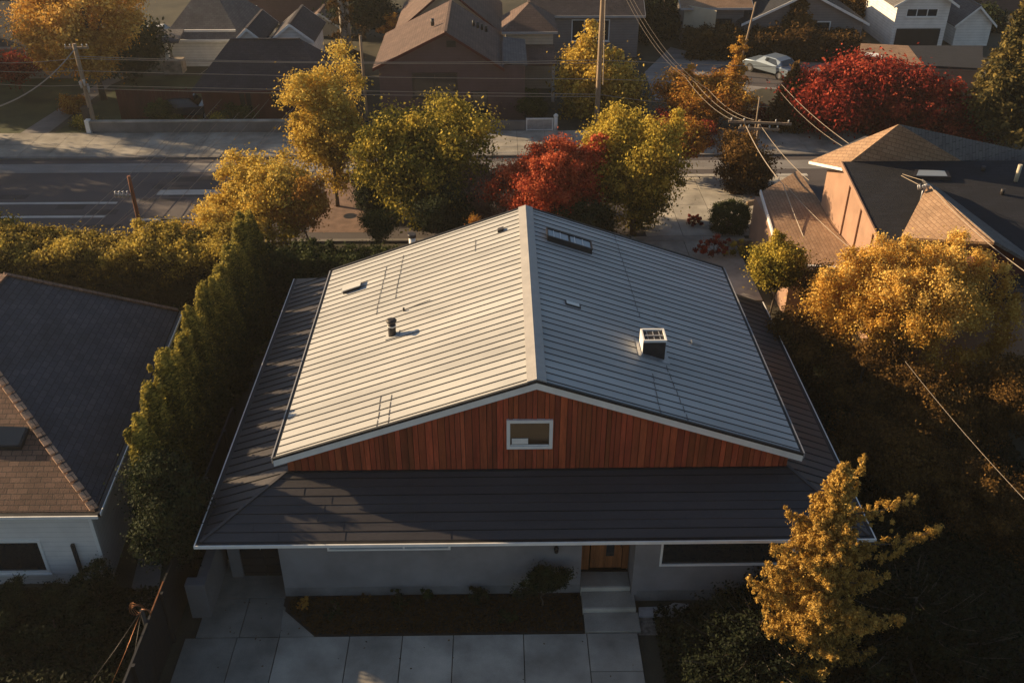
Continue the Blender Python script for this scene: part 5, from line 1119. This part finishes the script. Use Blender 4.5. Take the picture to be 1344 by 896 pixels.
# small shrubs
for i, (px, py, r, h, mt, lab) in enumerate(((30, 800, .75, 1.15, 'leaf_dark', 'dark shrub under the window of the white sided house'), (85, 800, .6, .95, 'leaf_dark', 'small dark shrub between the two bigger ones at the white sided house'), (130, 796, .75, 1.35, 'leaf_dark', 'tallest shrub at the corner of the white sided house'))):
    shrub('shrub', lab, 'shrub', az(px, py), r, h, mt, seed=100 + i, nc=60, per=130, leaf=.055, tshift=.1)
c = ay(712, 752, 19.75); tree('shrub', 'round green shrub against the grey front wall left of the door', 'shrub', (c.x, 19.6, 0), (c.x, 19.55, c.z - .05), (.68, .4, .45), 'leaf_dark', nc=50, per=150, leaf=.05, seed=104, cr=.17, trunk=.03, crownname='foliage', tshift=.15)
for i, (px, py, r, h, mt, lab) in enumerate(((398, 798, .22, .3, 'leaf_orange', 'tiny rusty plant at the left end of the flower bed'), (440, 805, .3, .28, 'leaf_dark', 'low dark plant in the left part of the flower bed'), (524, 792, .32, .5, 'leaf_dark', 'small dark plant left of the thin upright one in the bed'), (562, 788, .2, .5, 'leaf_green', 'thin upright plant against the wall in mid bed'),
        (626, 792, .38, .62, 'leaf_dark', 'bushy dark plant right of mid flower bed'), (668, 815, .34, .4, 'leaf_dark', 'low dark plant at the front of the bed below the round shrub'), (478, 790, .18, .28, 'leaf_brown', 'little brown plant by the wall below the high window'))):
    shrub('bed_plant', lab, 'plant', az(px, py, .06), r, h, mt, seed=110 + i, nc=18, per=80, leaf=.045)
for i, (px, py, r, h, mt, lab) in enumerate(((215, 163, .9, 1.6, 'leaf_green', 'dim bush at the left of the dark car behind the low wall'), (310, 164, 1.1, 1.3, 'leaf_green', 'green bush right of the dark car behind the low wall'), (292, 166, .5, .8, 'leaf_ygreen', 'bright little bush beside the green bush at the low wall'), (233, 168, .5, .7, 'leaf_green', 'small green bush in front of the dark car'),
        (97, 150, .8, 1.3, 'leaf_orange', 'thin rusty shrub left of the leaning pole'), (112, 168, .7, .7, 'leaf_ygreen', 'low yellowish shrub at the foot of the leaning pole'), (700, 160, 1.1, 2.2, 'leaf_green', 'dark green shrub beside the brown house wall'), (615, 108, .9, 3.6, 'leaf_green', 'slim dark shrub against the front of the brown house'),
        (520, 60, 1.5, 2.6, 'leaf_orange', 'orange topped shrub left of the brown house roof'), (865, 175, 1.0, 1.4, 'leaf_red', 'dark red shrub below the white crossarm'), (915, 185, 1.4, 1.6, 'leaf_red', 'maroon shrub bed between yellow-green tree and dark tree'))):
    shrub('shrub', lab, 'shrub', az(px, py), r, h, mt, seed=130 + i, nc=40, per=100, leaf=.10, tshift=-.1, cr=.32)
# birch with ivy
p = az(455, 92); rt = thing('birch_tree', 'pale ivy clad birch trunk rising beyond the top edge', 'tree', p); m = MB(); m.tube([p, p + Vector((.05, 0, 4)), p + Vector((-.1, 0, 9.5))], [.3, .26, .18], 10); m.tube([p + Vector((.5, 0, 0)), p + Vector((.4, 0, 4)), p + Vector((.5, .1, 9))], [.2, .17, .12], 8); m.build('trunk', 'bark_pale', rt)
rng = np.random.default_rng(5); pc = np.stack([p.x + .3 + rng.normal(size=60) * .55, p.y + rng.normal(size=60) * .3, 1 + rng.random(60) * 8], 1); q, nn, idx = clumps(rng, pc, np.full(60, .35), 60); leafmesh('ivy', q, nn, .12, .3 + rng.normal(size=len(q)) * .2, 'leaf_brown', rt, 1.4, rng)
# trees added out of view beyond the left edge to shade the road
for i, (x, y, r, h) in enumerate(((-41, 47, 2.6, 9.5), (-40, 53.5, 2.8, 9), (-43, 60, 3.2, 11), (-42, 68, 3.4, 11), (-56, 75, 3.6, 11))):
    tree('added_shade_tree', 'dense dark tree added beyond the left edge of view to shade the road', 'tree', (x, y, 0), (x, y, h * .58), (r, r, h * .42), 'leaf_green', nc=110, per=110, leaf=.2, seed=160 + i, cr=.85, trunk=.2, group='unseen trees added to shade the road')

# fallen leaves on the ground and on the lower roof
rng = np.random.default_rng(9); N = 150
px_ = rng.uniform(-8.6, 4.2, N); py_ = 18.5 - np.abs(rng.normal(size=N)) * 1.0; py_[:110] = 18.55 + 1.4 * rng.random(110); pz_ = np.full(N, .078); pz_[:110] = .10
kk = (rng.random(N) < .5) | (py_ > 18.5); P_ = np.stack([px_, py_, pz_], 1)[kk & (px_ > -8.4)]; P_ = P_[(P_[:, 0] < 2.3) | (P_[:, 1] < 18.4)]; nn = rng.normal(size=P_.shape) * .15; nn[:, 2] = 1
tag(leafmesh('fallen_leaves', P_, nn, .04, rng.random(len(P_)), 'leaf_brown', None, 1.4, rng), kind='stuff')
# mulch and litter in the flower bed
N = 9000; P_ = np.stack([rng.uniform(-6.3, 2.3, N), rng.uniform(18.6, 20.0, N), .075 + .03 * rng.random(N)], 1); P_ = P_[P_[:, 1] > 18.6 + np.clip(-5.35 - P_[:, 0], 0, 1)]
nn = rng.normal(size=P_.shape) * .6; nn[:, 2] += .9; tag(leafmesh('mulch', P_, nn, .04, rng.random(len(P_)) * .45, 'leaf_brown', None, 2.0, rng), kind='stuff')
# low ground cover under the trees and round the neighbour's shrubs
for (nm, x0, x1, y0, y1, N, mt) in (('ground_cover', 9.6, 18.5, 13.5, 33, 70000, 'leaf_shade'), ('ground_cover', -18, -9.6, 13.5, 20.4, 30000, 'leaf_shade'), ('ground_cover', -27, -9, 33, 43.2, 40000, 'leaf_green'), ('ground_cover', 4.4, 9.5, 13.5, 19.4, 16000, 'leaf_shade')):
    P_ = np.stack([rng.uniform(x0, x1, N), rng.uniform(y0, y1, N), np.zeros(N)], 1); h = .06 + .16 * (np.sin(P_[:, 0] * 1.7) * np.cos(P_[:, 1] * 1.3) + 1) * .5 + .1 * (np.sin(P_[:, 0] * 5.1 + P_[:, 1] * 3.3) + 1) * .5
    P_[:, 2] = .01 + h * rng.random(N)
    if x0 == -18: P_ = P_[~((P_[:, 0] < -12) & (P_[:, 1] > 20.3))]
    nn = rng.normal(size=P_.shape) * .5; nn[:, 2] += .8
    tag(leafmesh(nm, P_, nn, .075, rng.random(len(P_)), mt, None, 1.8, rng), kind='stuff')
# air
hz = bpy.data.materials.new('haze'); hz.use_nodes = True; t = hz.node_tree; t.nodes.remove(t.nodes['Principled BSDF'])
pv = t.nodes.new('ShaderNodeVolumePrincipled'); pv.inputs['Color'].default_value = (.95, .93, .9, 1); pv.inputs['Density'].default_value = HAZE; pv.inputs['Anisotropy'].default_value = .25
t.links.new(pv.outputs[0], t.nodes['Material Output'].inputs['Volume']); MT['haze'] = hz
m = MB(); m.box(-62, 62, -4, 112, -1, 23.2); tag(m.build('haze', 'haze'), kind='stuff')
